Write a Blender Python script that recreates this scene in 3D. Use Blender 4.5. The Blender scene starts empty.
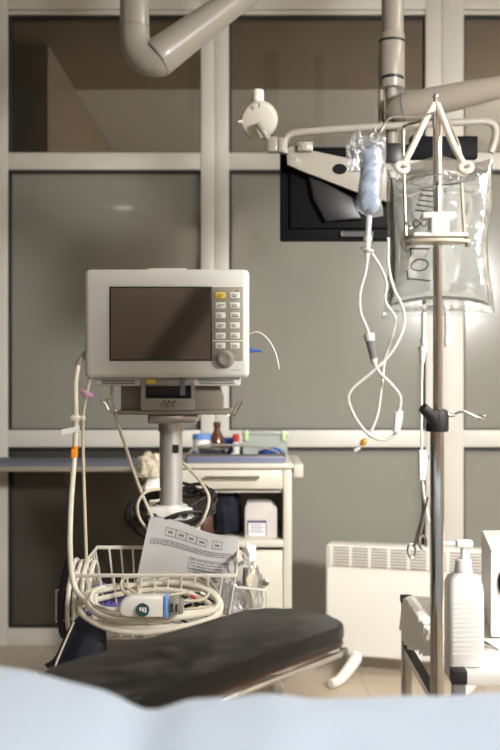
import bpy, bmesh, math, random
from mathutils import Vector, Matrix, noise
random.seed(7)
C = bpy.context.scene.collection
PI = math.pi
EYE = 1.08                      # camera height, metres
def at(px, py, Y):              # a point of the photograph at distance Y from the camera
    return Vector(((px-250)/1000*Y, Y, EYE+(375-py)/1000*Y))

# ------------------------------------------------------------------ materials
def mat(name, col, rough=.5, metal=0, bump=0, bscale=60, spec=.5, trans=0, ior=1.45, var=0, vscale=8, alpha=1, coat=0, sheen=0, aniso=0, stretch=None):
    m = bpy.data.materials.new(name); m.use_nodes = True
    nt = m.node_tree; b = nt.nodes['Principled BSDF']
    I = b.inputs
    I['Base Color'].default_value = (*col, 1); I['Roughness'].default_value = rough
    I['Metallic'].default_value = metal; I['Specular IOR Level'].default_value = spec
    I['Transmission Weight'].default_value = trans; I['IOR'].default_value = ior
    I['Alpha'].default_value = alpha; I['Coat Weight'].default_value = coat
    I['Sheen Weight'].default_value = sheen
    def tex(scale):
        tc = nt.nodes.new('ShaderNodeTexCoord'); n = nt.nodes.new('ShaderNodeTexNoise')
        n.inputs['Scale'].default_value = scale; n.inputs['Detail'].default_value = 4
        if stretch:
            mp = nt.nodes.new('ShaderNodeMapping'); mp.inputs['Scale'].default_value = stretch
            nt.links.new(tc.outputs['Object'], mp.inputs['Vector']); nt.links.new(mp.outputs[0], n.inputs['Vector'])
        else: nt.links.new(tc.outputs['Object'], n.inputs['Vector'])
        return n
    if bump:
        n = tex(bscale); bp = nt.nodes.new('ShaderNodeBump')
        bp.inputs['Strength'].default_value = bump; bp.inputs['Distance'].default_value = .004
        nt.links.new(n.outputs['Fac'], bp.inputs['Height']); nt.links.new(bp.outputs['Normal'], I['Normal'])
    if var:
        n = tex(vscale); r = nt.nodes.new('ShaderNodeValToRGB')
        r.color_ramp.elements[0].position = .3; r.color_ramp.elements[1].position = .7
        r.color_ramp.elements[0].color = (*[max(0, c*(1-var)) for c in col], 1)
        r.color_ramp.elements[1].color = (*[min(1, c*(1+var)) for c in col], 1)
        nt.links.new(n.outputs['Fac'], r.inputs['Fac']); nt.links.new(r.outputs['Color'], I['Base Color'])
    return m
def thin(name, tint, gloss=.08, rough=.05, milk=0, milkcol=(.9,.9,.9), bump=0, bscale=30):
    """clear film or pane: light goes straight through, with a sheen on the surface and an optional milky share"""
    m = bpy.data.materials.new(name); m.use_nodes = True; nt = m.node_tree
    nt.nodes.remove(nt.nodes['Principled BSDF']); out = nt.nodes['Material Output']
    t = nt.nodes.new('ShaderNodeBsdfTransparent'); t.inputs['Color'].default_value = (*tint, 1)
    g = nt.nodes.new('ShaderNodeBsdfGlossy'); g.inputs['Roughness'].default_value = rough
    fr = nt.nodes.new('ShaderNodeLayerWeight'); fr.inputs['Blend'].default_value = .25
    ma = nt.nodes.new('ShaderNodeMath'); ma.operation = 'MULTIPLY_ADD'; ma.inputs[1].default_value = .6; ma.inputs[2].default_value = gloss
    ma.use_clamp = True
    nt.links.new(fr.outputs['Fresnel'], ma.inputs[0])
    mx = nt.nodes.new('ShaderNodeMixShader')
    nt.links.new(ma.outputs[0], mx.inputs[0])
    base = t
    if milk:
        d = nt.nodes.new('ShaderNodeBsdfDiffuse'); d.inputs['Color'].default_value = (*milkcol, 1)
        m2 = nt.nodes.new('ShaderNodeMixShader'); m2.inputs[0].default_value = milk
        nt.links.new(t.outputs[0], m2.inputs[1]); nt.links.new(d.outputs[0], m2.inputs[2]); base = m2
    nt.links.new(base.outputs[0], mx.inputs[1]); nt.links.new(g.outputs[0], mx.inputs[2])
    if bump:
        tc = nt.nodes.new('ShaderNodeTexCoord'); n = nt.nodes.new('ShaderNodeTexNoise'); n.inputs['Scale'].default_value = bscale
        nt.links.new(tc.outputs['Object'], n.inputs['Vector'])
        bp = nt.nodes.new('ShaderNodeBump'); bp.inputs['Strength'].default_value = bump; bp.inputs['Distance'].default_value = .01
        nt.links.new(n.outputs['Fac'], bp.inputs['Height'])
        nt.links.new(bp.outputs[0], g.inputs['Normal']); nt.links.new(bp.outputs[0], fr.inputs['Normal'])
    nt.links.new(mx.outputs[0], out.inputs['Surface'])
    return m
def fluid(name):
    m = bpy.data.materials.new(name); m.use_nodes = True; nt = m.node_tree
    nt.nodes.remove(nt.nodes['Principled BSDF']); out = nt.nodes['Material Output']
    r = nt.nodes.new('ShaderNodeBsdfRefraction'); r.inputs['IOR'].default_value = 1.30; r.inputs['Roughness'].default_value = .02; r.inputs['Color'].default_value = (.985,.99,.98,1)
    g = nt.nodes.new('ShaderNodeBsdfGlossy'); g.inputs['Roughness'].default_value = .06
    d = nt.nodes.new('ShaderNodeBsdfDiffuse'); d.inputs['Color'].default_value = (.85,.87,.85,1)
    lw = nt.nodes.new('ShaderNodeLayerWeight'); lw.inputs['Blend'].default_value = .3
    ma = nt.nodes.new('ShaderNodeMath'); ma.operation = 'MULTIPLY_ADD'; ma.inputs[1].default_value = .3; ma.inputs[2].default_value = .02; ma.use_clamp = True
    tc = nt.nodes.new('ShaderNodeTexCoord'); n = nt.nodes.new('ShaderNodeTexNoise'); n.inputs['Scale'].default_value = 34
    nt.links.new(tc.outputs['Object'], n.inputs['Vector'])
    bp = nt.nodes.new('ShaderNodeBump'); bp.inputs['Strength'].default_value = .22; bp.inputs['Distance'].default_value = .004
    nt.links.new(n.outputs['Fac'], bp.inputs['Height'])
    for q in (r, g, lw): nt.links.new(bp.outputs[0], q.inputs['Normal'])
    nt.links.new(lw.outputs['Fresnel'], ma.inputs[0])
    m0 = nt.nodes.new('ShaderNodeMixShader'); m0.inputs[0].default_value = .20
    nt.links.new(r.outputs[0], m0.inputs[1]); nt.links.new(d.outputs[0], m0.inputs[2])
    mx = nt.nodes.new('ShaderNodeMixShader'); nt.links.new(ma.outputs[0], mx.inputs[0])
    nt.links.new(m0.outputs[0], mx.inputs[1]); nt.links.new(g.outputs[0], mx.inputs[2]); nt.links.new(mx.outputs[0], out.inputs['Surface'])
    return m
def emit(name, col, s):
    m = bpy.data.materials.new(name); m.use_nodes = True; nt = m.node_tree
    b = nt.nodes['Principled BSDF']; b.inputs['Base Color'].default_value = (*col, 1)
    b.inputs['Emission Color'].default_value = (*col, 1); b.inputs['Emission Strength'].default_value = s
    return m
def tiles(name, c1, c2, mortar, scale):
    m = mat(name, c1, .35); nt = m.node_tree; b = nt.nodes['Principled BSDF']
    tc = nt.nodes.new('ShaderNodeTexCoord'); br = nt.nodes.new('ShaderNodeTexBrick')
    br.offset = 0; br.inputs['Color1'].default_value = (*c1,1); br.inputs['Color2'].default_value = (*c2,1)
    br.inputs['Mortar'].default_value = (*mortar,1); br.inputs['Scale'].default_value = scale
    br.inputs['Mortar Size'].default_value = .006; br.inputs['Brick Width'].default_value = .5; br.inputs['Row Height'].default_value = .5
    nt.links.new(tc.outputs['Object'], br.inputs['Vector']); nt.links.new(br.outputs['Color'], b.inputs['Base Color'])
    return m

M = dict(
 frame=mat('cream painted aluminium', (.60,.58,.53), .42, var=.03),
 gasket_shade=mat('black rubber gasket', (.012,.013,.013), .6),
 paneA=thin('clear bronze tinted glass', (.54,.53,.51), gloss=.05, rough=.03),
 paneB=mat('grey green film behind glass', (.235,.231,.20), .16, var=.03, vscale=1.5, coat=.3),
 paneD=mat('grey green film behind lower glass', (.235,.231,.20), .2, var=.03, vscale=1.5, coat=.3),
 paneC=thin('clear smoked glass', (.50,.49,.45), gloss=.05, rough=.06, milk=.11, milkcol=(.42,.42,.35)),
 wallcream=mat('cream wall paint', (.62,.57,.48), .7, var=.03),
 walldark=mat('dark olive wall paint', (.16,.15,.12), .6, var=.04),
 wallbrown=mat('brown wood veneer', (.235,.18,.13), .55, var=.12, vscale=5, stretch=(1,1,8)),
 rearwall=mat('warm brown wall paint', (.62,.48,.405), .6, var=.06),
 ceil=mat('white ceiling paint', (.72,.69,.62), .8),
 ceil2=mat('pale grey ceiling board', (.62,.60,.55), .8),
 dark=mat('dark storage cupboard', (.16,.15,.12), .6, var=.15),
 blind=mat('pale grey green roller blind', (.36,.36,.31), .8, var=.04),
 floor=tiles('beige floor tile', (.56,.475,.37), (.54,.46,.36), (.47,.40,.31), 1.25),
 white=mat('white plastic', (.78,.76,.71), .38),
 cream=mat('cream powder coated steel', (.60,.565,.485), .4),
 offwhite=mat('off white monitor plastic', (.60,.595,.56), .42, bump=.04, bscale=900),
 greyp=mat('taupe grey plastic', (.215,.19,.155), .5),
 greyl=mat('light grey plastic', (.27,.25,.215), .45),
 keypad=mat('keypad grey film', (.30,.275,.22), .5),
 key=mat('pale key plastic', (.72,.71,.66), .45),
 keyy=mat('yellow key plastic', (.75,.53,.06), .45),
 ink=mat('black print', (.02,.02,.02), .6),
 inkg=mat('grey print', (.12,.115,.11), .6),
 screen=mat('dark glossy screen glass', (.014,.010,.009), .06, ior=2.7, spec=.5),
 black=mat('black plastic', (.010,.011,.013), .4),
 blackm=mat('matte black casing', (.004,.004,.005), .6, spec=.12),
 blackrub=mat('black rubber', (.014,.014,.015), .55),
 pend=mat('beige pendant enamel', (.31,.285,.245), .3, coat=.3),
 pendd=mat('taupe pendant enamel', (.26,.23,.19), .35, coat=.2),
 alu=mat('brushed aluminium', (.60,.585,.56), .34, metal=.55, bump=.03, bscale=200, stretch=(1,1,.05)),
 chrome=mat('polished chrome', (.74,.73,.72), .09, metal=1),
 steel=mat('satin steel', (.55,.53,.5), .25, metal=1),
 steeld=mat('dull bronze steel', (.33,.27,.2), .35, metal=.9),
 leather=mat('worn black leatherette', (.012,.011,.011), .33, bump=.3, bscale=28, var=.5, vscale=7, spec=.4),
 redbrown=mat('dark red brown edging', (.075,.03,.022), .4),
 sheet=mat('pale blue drape fabric', (.58,.70,.88), .85, bump=.25, bscale=260, sheen=.3),
 bluepad=mat('slate blue pad', (.12,.135,.18), .6),
 bluetray=mat('lilac grey tray', (.17,.19,.29), .4),
 blue=mat('blue plastic', (.03,.09,.36), .45),
 bluel=mat('light blue ring plastic', (.16,.33,.70), .4),
 navy=mat('navy nylon fabric', (.0035,.005,.014), .75, bump=.3, bscale=300),
 purple=mat('violet cloth', (.17,.14,.42), .7, bump=.3, bscale=90),
 hose=mat('ivory rubber hose', (.72,.68,.58), .42),
 wire=mat('white plastic coated wire', (.74,.71,.63), .38),
 cable=mat('beige cable', (.55,.49,.38), .45),
 label=mat('white label', (.86,.855,.84), .6),
 orange=mat('orange plastic', (.82,.27,.01), .45),
 pink=mat('mauve plastic', (.50,.25,.40), .45),
 green=mat('pale green plastic', (.50,.64,.33), .45),
 dgreen=mat('dark green enamel', (.01,.05,.045), .4),
 red=mat('red plastic', (.55,.03,.025), .5),
 amber=mat('brown amber glass', (.11,.035,.015), .12, coat=.5),
 paper=mat('grey white printed pouch', (.36,.35,.345), .55, bump=.15, bscale=25),
 box=mat('white carton', (.62,.585,.55), .7),
 violet=mat('violet print', (.10,.06,.17), .6),
 gauze=mat('white gauze cloth', (.90,.88,.83), .9, bump=.5, bscale=220),
 creamcloth=mat('cream cloth', (.62,.56,.43), .9, bump=.4, bscale=60),
 bottle=mat('white translucent bottle plastic', (.76,.755,.735), .35),
 water=fluid('clear water filled pouch'),
 film=thin('clear plastic film', (.93,.95,.95), gloss=.10, rough=.12, milk=.05, bump=.5, bscale=40),
 pouchfilm=thin('crinkled clear pouch film', (.9,.92,.94), gloss=.14, rough=.15, milk=.16, milkcol=(.85,.87,.9), bump=.8, bscale=45),
 clearbox=thin('frosted clear plastic', (.86,.9,.86), gloss=.08, rough=.2, milk=.3, milkcol=(.8,.82,.79)),
 tubing=mat('clear vinyl tubing', (.90,.90,.86), .2, trans=.18, ior=1.3),
 bluefluid=mat('pale blue pleated filter', (.50,.62,.80), .3, bump=.6, bscale=30, coat=.4),
 chamber=mat('smoky drip chamber', (.30,.31,.31), .12, trans=.3, ior=1.3),
 wheel=mat('grey rubber castor', (.30,.28,.25), .5),
 glowWallFill=emit('added wall fill diffuser', (1,.96,.91), 24.0),
 clearlens=mat('frosted lamp lens', (.8,.8,.78), .3),
 glow=emit('ceiling lamp diffuser', (1,.95,.88), 1.2),
 glowR=emit('bright ceiling lamp diffuser', (1,.95,.88), 15.0),
 glowRearFill=emit('added rear fill diffuser', (1,.95,.88), 85.0),
 glowFill=emit('slim added fill diffuser', (1,.96,.9), 20.0),
 glowS=emit('small lamp diffuser', (1,.9,.72), 16.0),
)

# ------------------------------------------------------------------ mesh builder
OFF = {}
class MB:
    def __init__(s): s.bm = bmesh.new()
    def _xf(s, vs, mtx):
        for v in vs: v.co = mtx @ v.co
    def box(s, c, size, bevel=0, rot=None, seg=2):
        r = bmesh.ops.create_cube(s.bm, size=1); vs = r['verts']
        for v in vs: v.co = Vector((v.co.x*size[0], v.co.y*size[1], v.co.z*size[2]))
        if bevel:
            es = list({e for v in vs for e in v.link_edges})
            r2 = bmesh.ops.bevel(s.bm, geom=es, offset=bevel, segments=seg, affect='EDGES', profile=.5)
            vs = list({v for f in r2['faces'] for v in f.verts} | {v for v in vs if v.is_valid})
        mt = Matrix.Translation(Vector(c))
        if rot is not None: mt = mt @ rot.to_4x4()
        s._xf(vs, mt); return s
    def bb(s, a, b, bevel=0, **k):
        a = Vector(a); b = Vector(b)
        return s.box((a+b)/2, (abs(b.x-a.x), abs(b.y-a.y), abs(b.z-a.z)), bevel, **k)
    def tube(s, pts, r, seg=10, sub=6, closed=False, flat=1.0):
        P = [Vector(p) for p in pts]; n = len(P)
        R = list(r) if isinstance(r, (list, tuple)) else [r]*n
        Q, S = [], []
        if sub > 1 and n > 2:
            rng = n if closed else n-1
            for i in range(rng):
                g = (lambda k: P[k % n]) if closed else (lambda k: P[max(0, min(n-1, k))])
                p0,p1,p2,p3 = g(i-1), g(i), g(i+1), g(i+2)
                for k in range(sub):
                    t = k/sub
                    Q.append(.5*((2*p1)+(p2-p0)*t+(2*p0-5*p1+4*p2-p3)*t*t+(3*p1-p0-3*p2+p3)*t**3))
                    S.append(R[i]*(1-t)+R[(i+1) % n]*t)
            if not closed: Q.append(P[-1]); S.append(R[-1])
        else: Q, S = P, R
        N = len(Q); rings = []; up = None
        for i in range(N):
            if closed: d = Q[(i+1) % N]-Q[i-1]
            else: d = Q[min(N-1, i+1)]-Q[max(0, i-1)]
            d = d.normalized() if d.length > 1e-9 else Vector((0,0,1))
            if up is None: up = d.orthogonal().normalized() if flat == 1 else (Vector((0,1,0))-d*d.y).normalized()
            up = (up-d*up.dot(d)); up = up.normalized() if up.length > 1e-6 else d.orthogonal().normalized()
            sd = d.cross(up)
            rings.append([s.bm.verts.new(Q[i]+(up*math.cos(a)*flat+sd*math.sin(a))*S[i]) for a in [2*PI*k/seg for k in range(seg)]])
        rg = N if closed else N-1
        for i in range(rg):
            a, b = rings[i], rings[(i+1) % N]
            if closed and i == N-1:      # best matching rotation
                o = min(range(seg), key=lambda q: (a[0].co-b[q].co).length); b = b[o:]+b[:o]
            for k in range(seg): s.bm.faces.new((a[k], a[(k+1) % seg], b[(k+1) % seg], b[k]))
        if not closed:
            s.bm.faces.new(rings[0][::-1]); s.bm.faces.new(rings[-1])
        return s
    def cyl(s, a, b, r0, r1=None, seg=24, bevel=0):
        r1 = r0 if r1 is None else r1
        a = Vector(a); b = Vector(b); L = (b-a).length
        prof = [(r0,0),(r1,L)]
        if bevel: prof = [(r0-bevel,0),(r0-bevel*.3,bevel*.3),(r0,bevel),(r1,L-bevel),(r1-bevel*.3,L-bevel*.3),(r1-bevel,L)]
        return s.lathe(a, prof, seg, (b-a))
    def lathe(s, o, prof, seg=24, axis=(0,0,1), sx=1, sy=1):
        q = Vector(axis).to_track_quat('Z', 'Y'); o = Vector(o); rings = []
        for r, z in prof:
            if r < 1e-6: rings.append([s.bm.verts.new(o+q @ Vector((0,0,z)))])
            else: rings.append([s.bm.verts.new(o+q @ Vector((r*sx*math.cos(2*PI*k/seg), r*sy*math.sin(2*PI*k/seg), z))) for k in range(seg)])
        for a, b in zip(rings, rings[1:]):
            for k in range(seg):
                if len(a) == 1 and len(b) == 1: continue
                if len(a) == 1: s.bm.faces.new((a[0], b[(k+1) % seg], b[k]))
                elif len(b) == 1: s.bm.faces.new((a[k], a[(k+1) % seg], b[0]))
                else: s.bm.faces.new((a[k], a[(k+1) % seg], b[(k+1) % seg], b[k]))
        if len(rings[0]) > 1: s.bm.faces.new(rings[0][::-1])
        if len(rings[-1]) > 1: s.bm.faces.new(rings[-1])
        return s
    def ball(s, c, r):
        r = (r,r,r) if not isinstance(r, (tuple, list)) else r
        v = bmesh.ops.create_uvsphere(s.bm, u_segments=20, v_segments=12, radius=1)['verts']
        for w in v: w.co = Vector((w.co.x*r[0], w.co.y*r[1], w.co.z*r[2]))+Vector(c)
        return s
    def prism(s, pts, d, bevel=0, seg=2):
        """closed outline of 3-D points pushed along vector d"""
        d = Vector(d); a = [s.bm.verts.new(Vector(p)) for p in pts]; b = [s.bm.verts.new(Vector(p)+d) for p in pts]
        n = len(a); fs = [s.bm.faces.new(a[::-1]), s.bm.faces.new(b)]
        for i in range(n): fs.append(s.bm.faces.new((a[i], a[(i+1) % n], b[(i+1) % n], b[i])))
        if bevel:
            es = list({e for f in fs[:2] for e in f.edges})
            bmesh.ops.bevel(s.bm, geom=es, offset=bevel, segments=seg, affect='EDGES', profile=.5)
        return s
    def ring(s, c, R, r, axis=(0,0,1), seg=8, n=28, sy=1):
        q = Vector(axis).to_track_quat('Z', 'Y')
        return s.tube([Vector(c)+q @ Vector((R*math.cos(2*PI*k/n), R*sy*math.sin(2*PI*k/n), 0)) for k in range(n)], r, seg, 1, True)
    def grid(s, f, nu, nv, th=0, nd=None):
        """surface f(u,v); th > 0 closes it as a sheet of that thickness along -normal nd"""
        A = [[s.bm.verts.new(f(i/nu, j/nv)) for j in range(nv+1)] for i in range(nu+1)]
        for i in range(nu):
            for j in range(nv): s.bm.faces.new((A[i][j], A[i+1][j], A[i+1][j+1], A[i][j+1]))
        if th:
            nd = Vector(nd)*th
            B = [[s.bm.verts.new(A[i][j].co+nd) for j in range(nv+1)] for i in range(nu+1)]
            for i in range(nu):
                for j in range(nv): s.bm.faces.new((B[i][j+1], B[i+1][j+1], B[i+1][j], B[i][j]))
            for i in range(nu):
                s.bm.faces.new((A[i][0], B[i][0], B[i+1][0], A[i+1][0])); s.bm.faces.new((A[i+1][nv], B[i+1][nv], B[i][nv], A[i][nv]))
            for j in range(nv):
                s.bm.faces.new((A[0][j+1], B[0][j+1], B[0][j], A[0][j])); s.bm.faces.new((A[nu][j], B[nu][j], B[nu][j+1], A[nu][j+1]))
        return s
    def pillow(s, f, t, nu, nv):
        """closed bag: mid surface f(u,v), half thickness t(u,v) along Y, edges sealed"""
        A = {}; B = {}
        for i in range(nu+1):
            for j in range(nv+1):
                u, v = i/nu, j/nv; p = Vector(f(u,v)); edge = i in (0,nu) or j in (0,nv); h = t(u,v)
                A[i,j] = s.bm.verts.new(p+Vector((0,-h if not edge else 0,0)))
                B[i,j] = A[i,j] if edge else s.bm.verts.new(p+Vector((0,h,0)))
        for i in range(nu):
            for j in range(nv):
                s.bm.faces.new((A[i,j],A[i+1,j],A[i+1,j+1],A[i,j+1]))
                q = (B[i,j+1],B[i+1,j+1],B[i+1,j],B[i,j])
                try: s.bm.faces.new(q)
                except ValueError: pass
        return s
    def build(s, name, m, parent=None, ang=35):
        bm = s.bm; bmesh.ops.recalc_face_normals(bm, faces=bm.faces)
        me = bpy.data.meshes.new(name); ob = bpy.data.objects.new(name, me); C.objects.link(ob)
        if parent is None:
            xs = [v.co.x for v in bm.verts]; ys = [v.co.y for v in bm.verts]; zs = [v.co.z for v in bm.verts]
            off = Vector(((min(xs)+max(xs))/2, (min(ys)+max(ys))/2, min(zs))); ob.location = off
        else:
            off = OFF[parent]; ob.parent = parent
        OFF[ob] = off
        for v in bm.verts: v.co -= off
        for f in bm.faces: f.smooth = True
        bm.to_mesh(me); bm.free(); me.set_sharp_from_angle(angle=math.radians(ang))
        me.materials.append(m); return ob
def tag(o, label, cat, group=None, kind=None):
    o['label'] = label; o['category'] = cat
    if group: o['group'] = group
    if kind: o['kind'] = kind
    return o
def thing(name, label, cat, loc, group=None):
    o = bpy.data.objects.new(name, None); C.objects.link(o); o.empty_display_size = .05
    o.location = Vector(loc); OFF[o] = Vector(loc); return tag(o, label, cat, group)
def struct(name, mb, m):
    o = mb.build(name, m); o['kind'] = 'structure'; return o
def part(name, mb, m, parent, label=None, ang=35):
    o = mb.build(name, m, parent, ang)
    if label: o['label'] = label
    return o

# ------------------------------------------------------------------ the room
RX0, RX1, RY0, RY1, RH = -2.7, 2.7, -2.6, 4.0, 2.8
struct('floor', MB().bb((RX0-.1,RY0-.1,-.06),(RX1+.1,8.1,0)), M['floor'])
struct('ceiling', MB().bb((RX0-.1,RY0-.1,RH),(RX1+.1,4.0,RH+.1)), M['ceil'])
struct('wall_left', MB().bb((RX0-.1,RY0,0),(RX0,4.1,RH)), M['walldark'])
struct('wall_right', MB().bb((RX1,RY0,0),(RX1+.1,4.1,RH)), M['wallcream'])
struct('wall_rear', MB().bb((RX0-.1,RY0-.1,0),(RX1+.1,RY0,RH)), M['rearwall'])
# glazed partition: posts, rails and panes
zr = [(.018,.068),(.792,.86),(1.90,1.968),(2.52,RH)]
posts = [(-2.7,-1.93),(-1.08,-.968),(-.196,-.084),(.70,.852),(1.63,1.75),(2.5,2.7)]
n = 1
for x0, x1 in posts:
    mb = MB(); w = x1-x0
    if .1 < w < .2:
        xm = (x0+x1)/2 if w < .13 else x0+.064
        mb.bb((x0,3.985,0),(xm-.0015,4.065,RH),.003); mb.bb((xm+.0015,3.985,0),(x1,4.065,RH),.003); mb.bb((xm-.002,3.99,0),(xm+.002,4.06,RH))
    else: mb.bb((x0,3.985,0),(x1,4.065,RH),.003)
    struct('trim_%d' % n, mb, M['frame']); n += 1
for k, (z0, z1) in enumerate(zr):
    for (a, b) in zip(posts, posts[1:]):
        mb = MB()
        if k == 3:
            mb.bb((a[1],3.99,2.52),(b[0],4.06,2.535),.002); mb.bb((a[1],3.985,2.538),(b[0],4.065,RH),.003)
        elif k == 0: mb.bb((a[1],3.99,0),(b[0],4.06,z1),.003)
        else: mb.bb((a[1],3.99,z0),(b[0],4.06,z1),.003)
        struct('trim_%d' % n, mb, M['frame']); n += 1
w = 1
for (a, b) in zip(posts, posts[1:]):
    for k in range(3):
        z0, z1 = zr[k][1], zr[k+1][0]
        m = [M['paneC'] if b[0] < 0 else M['paneD'], M['paneB'], M['paneA']][k]
        win = struct('window_%d' % w, MB().bb((a[1]+.001,4.028,z0+.001),(b[0]-.001,4.036,z1-.001)), m); w += 1
        g = MB()  # dark gasket, made wider at left and top to paint the recess shadow
        for (p, q) in (((a[1],4.004,z0),(a[1]+.010,4.028,z1)), ((b[0]-.003,4.004,z0),(b[0],4.028,z1)), ((a[1]+.010,4.004,z1-.011),(b[0]-.006,4.028,z1)), ((a[1]+.010,4.004,z0),(b[0]-.006,4.028,z0+.005))):
            g.bb(p, q)
        part('gasket_shade', g, M['gasket_shade'], win)
# the room beyond the partition, seen through the tinted upper panes and the smoked lower ones
struct('ceiling.001', MB().bb((-.93,5.33,2.6),(RX1+.1,8.0,2.68)), M['ceil2'])
struct('trim_60', MB().bb((RX0-.1,4.07,2.6),(RX1+.1,5.33,2.8),.004), M['wallbrown'])
struct('wall_corridor', MB().bb((RX0-.1,8.0,0),(RX1+.1,8.1,2.7)), M['ceil2'])
struct('wall_corridor_left', MB().bb((-1.0,4.6,1.6),(-.93,8.0,2.6)), M['wallbrown'])
struct('wall_corridor_far_left', MB().bb((RX0-.1,8.0,0),(RX0,4.1,2.7)), M['wallbrown'])
struct('wall_corridor_far_right', MB().bb((RX1,8.0,0),(RX1+.1,4.1,2.7)), M['ceil2'])
struct('trim_61', MB().bb((-2.6,4.35,0),(-.14,4.5,1.5),.004), M['dark'])

# lamps on the ceilings (out of the frame)
def lamp(name, c, sx, sy, m, label, group=None, z=RH):
    t = thing(name, label, 'ceiling light', (c[0], c[1], z-.05), group)
    f = MB()
    f.bb((c[0]-sx/2-.02,c[1]-sy/2-.02,z-.05),(c[0]-sx/2,c[1]+sy/2+.02,z-.001)); f.bb((c[0]+sx/2,c[1]-sy/2-.02,z-.05),(c[0]+sx/2+.02,c[1]+sy/2+.02,z-.001))
    f.bb((c[0]-sx/2,c[1]-sy/2-.02,z-.05),(c[0]+sx/2,c[1]-sy/2,z-.001)); f.bb((c[0]-sx/2,c[1]+sy/2,z-.05),(c[0]+sx/2,c[1]+sy/2+.02,z-.001))
    part('frame', f, M['white'], t)
    part('diffuser', MB().bb((c[0]-sx/2,c[1]-sy/2,z-.045),(c[0]+sx/2,c[1]+sy/2,z-.03)), m, t)
lamp('ceiling_light', (2.05,1.9), .6, 1.2, M['glowR'], 'bright rectangular ceiling light panel near the right wall')
lamp('ceiling_light', (-2.1,1.2), .6, 1.2, M['glow'], 'dimmer rectangular ceiling light panel near the left wall')
lamp('ceiling_light', (1.6,-.6), .28, .9, M['glowFill'], 'slim unseen ceiling panel added as fill light behind the bed')  # added fill for camera-facing surfaces; its reflection falls on a post
t = thing('added_wall_light', 'upright unseen light added to brighten the room beyond the glass', 'wall light', (2.66,5.6,1.3))  # added source, kept out of view, to light the far room
part('frame', MB().bb((2.665,5.0,1.2),(2.699,6.2,2.3),.004), M['white'], t)
part('diffuser', MB().bb((2.645,5.03,1.23),(2.668,6.17,2.27),.003), M['glowWallFill'], t)
# operating lamp out of the frame on the right, shining across the bed
lamp('ceiling_spot', (-1.27,-1.95), .16, .16, M['glowS'], 'small square ceiling lamp near the rear wall at left')
lamp('ceiling_spot', (-.37,-2.35), .2, .2, M['glowRearFill'], 'unseen square ceiling lamp added to brighten the rear wall')  # added to light the rear wall that the monitor screen mirrors
bo = thing('added_boom', 'dark slanting boom added behind the bed for the screen reflection', 'boom', (.1,-1.7,2.0))  # unseen, put in to mirror as a dark diagonal on the monitor screen
part('arm', MB().cyl((-.95,-1.7,.62),(.12,-1.7,2.1),.085,seg=28,bevel=.01), M['greyp'], bo)
part('column', MB().cyl((.12,-1.7,2.02),(.12,-1.7,RH-.002),.07,seg=28), M['greyp'], bo)
sl_ = thing('operating_lamp', 'round operating lamp head on a ceiling arm right of the bed', 'operating lamp', (1.5,.5,1.7))
lc = Vector((1.5,.5,1.75)); ld = (Vector((.55,3.2,.95))-lc).normalized()
part('head', MB().lathe(lc, [(.05,-.14),(.14,-.10),(.22,-.03),(.225,.012),(.21,.012),(.20,-.012),(0,-.012)], 40, ld), M['white'], sl_)
part('lens', MB().lathe(lc, [(0,-.010),(.198,-.010),(.198,-.004),(0,-.004)], 40, ld), M['clearlens'], sl_)
part('arm', MB().tube([lc-ld*.13, lc-ld*.2+Vector((0,0,.12)), Vector((1.7,.3,RH-.01))], .03, 14, 5), M['white'], sl_)
la = bpy.data.lights.new('operating lamp light', 'AREA'); la.shape = 'DISK'; la.size = .38; la.energy = 17; la.color = (1,.98,.95); la.spread = math.radians(85)
lo = bpy.data.objects.new('operating lamp light', la); C.objects.link(lo); lo.location = ld*.004; lo.parent = sl_
lo.location = lc+ld*.004-Vector((1.5,.5,1.7)); lo.rotation_euler = ld.to_track_quat('-Z','Y').to_euler()

s2 = thing('operating_lamp', 'round operating lamp head hanging above the bed', 'operating lamp', (.39,.3,2.2))
c2 = Vector((.39,.3,2.3)); d2 = Vector((-.15,.25,-1)).normalized()
part('head', MB().lathe(c2, [(.05,-.14),(.20,-.10),(.31,-.03),(.32,.012),(.30,.012),(.29,-.012),(0,-.012)], 40, d2), M['white'], s2)
part('lens', MB().lathe(c2, [(0,-.010),(.285,-.010),(.285,-.004),(0,-.004)], 40, d2), M['clearlens'], s2)
part('arm', MB().tube([c2-d2*.13, c2-d2*.2, Vector((.5,.0,RH-.12)), Vector((.5,-.05,RH-.002))], .03, 14, 5), M['white'], s2)
l2 = bpy.data.lights.new('bed lamp light', 'AREA'); l2.shape = 'DISK'; l2.size = .54; l2.energy = .85; l2.color = (1,.98,.95); l2.spread = math.radians(62)
o2 = bpy.data.objects.new('bed lamp light', l2); C.objects.link(o2); o2.parent = s2
o2.location = c2+d2*.004-Vector((.39,.3,2.2)); o2.rotation_euler = d2.to_track_quat('-Z','Y').to_euler()

# ------------------------------------------------------------------ blue topped wall shelf, left
t = thing('wall_shelf', 'long wall shelf with slate blue top and cream front edge at left', 'shelf', at(60,470,3.7))
xl, xr = -1.5, at(143,470,3.7).x
part('board', MB().bb((xl,3.7,.722),(xr,3.98,.742),.004), M['pendd'], t)
part('pad', MB().bb((xl+.005,3.706,.742),(xr-.005,3.978,.752),.003), M['bluepad'], t, 'slate blue pad')
for bx in (-1.06, -.43): part('bracket', MB().prism([(bx,3.985,.722),(bx,3.80,.722),(bx,3.985,.66)], (.02,0,0)), M['cream'], t)

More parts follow.
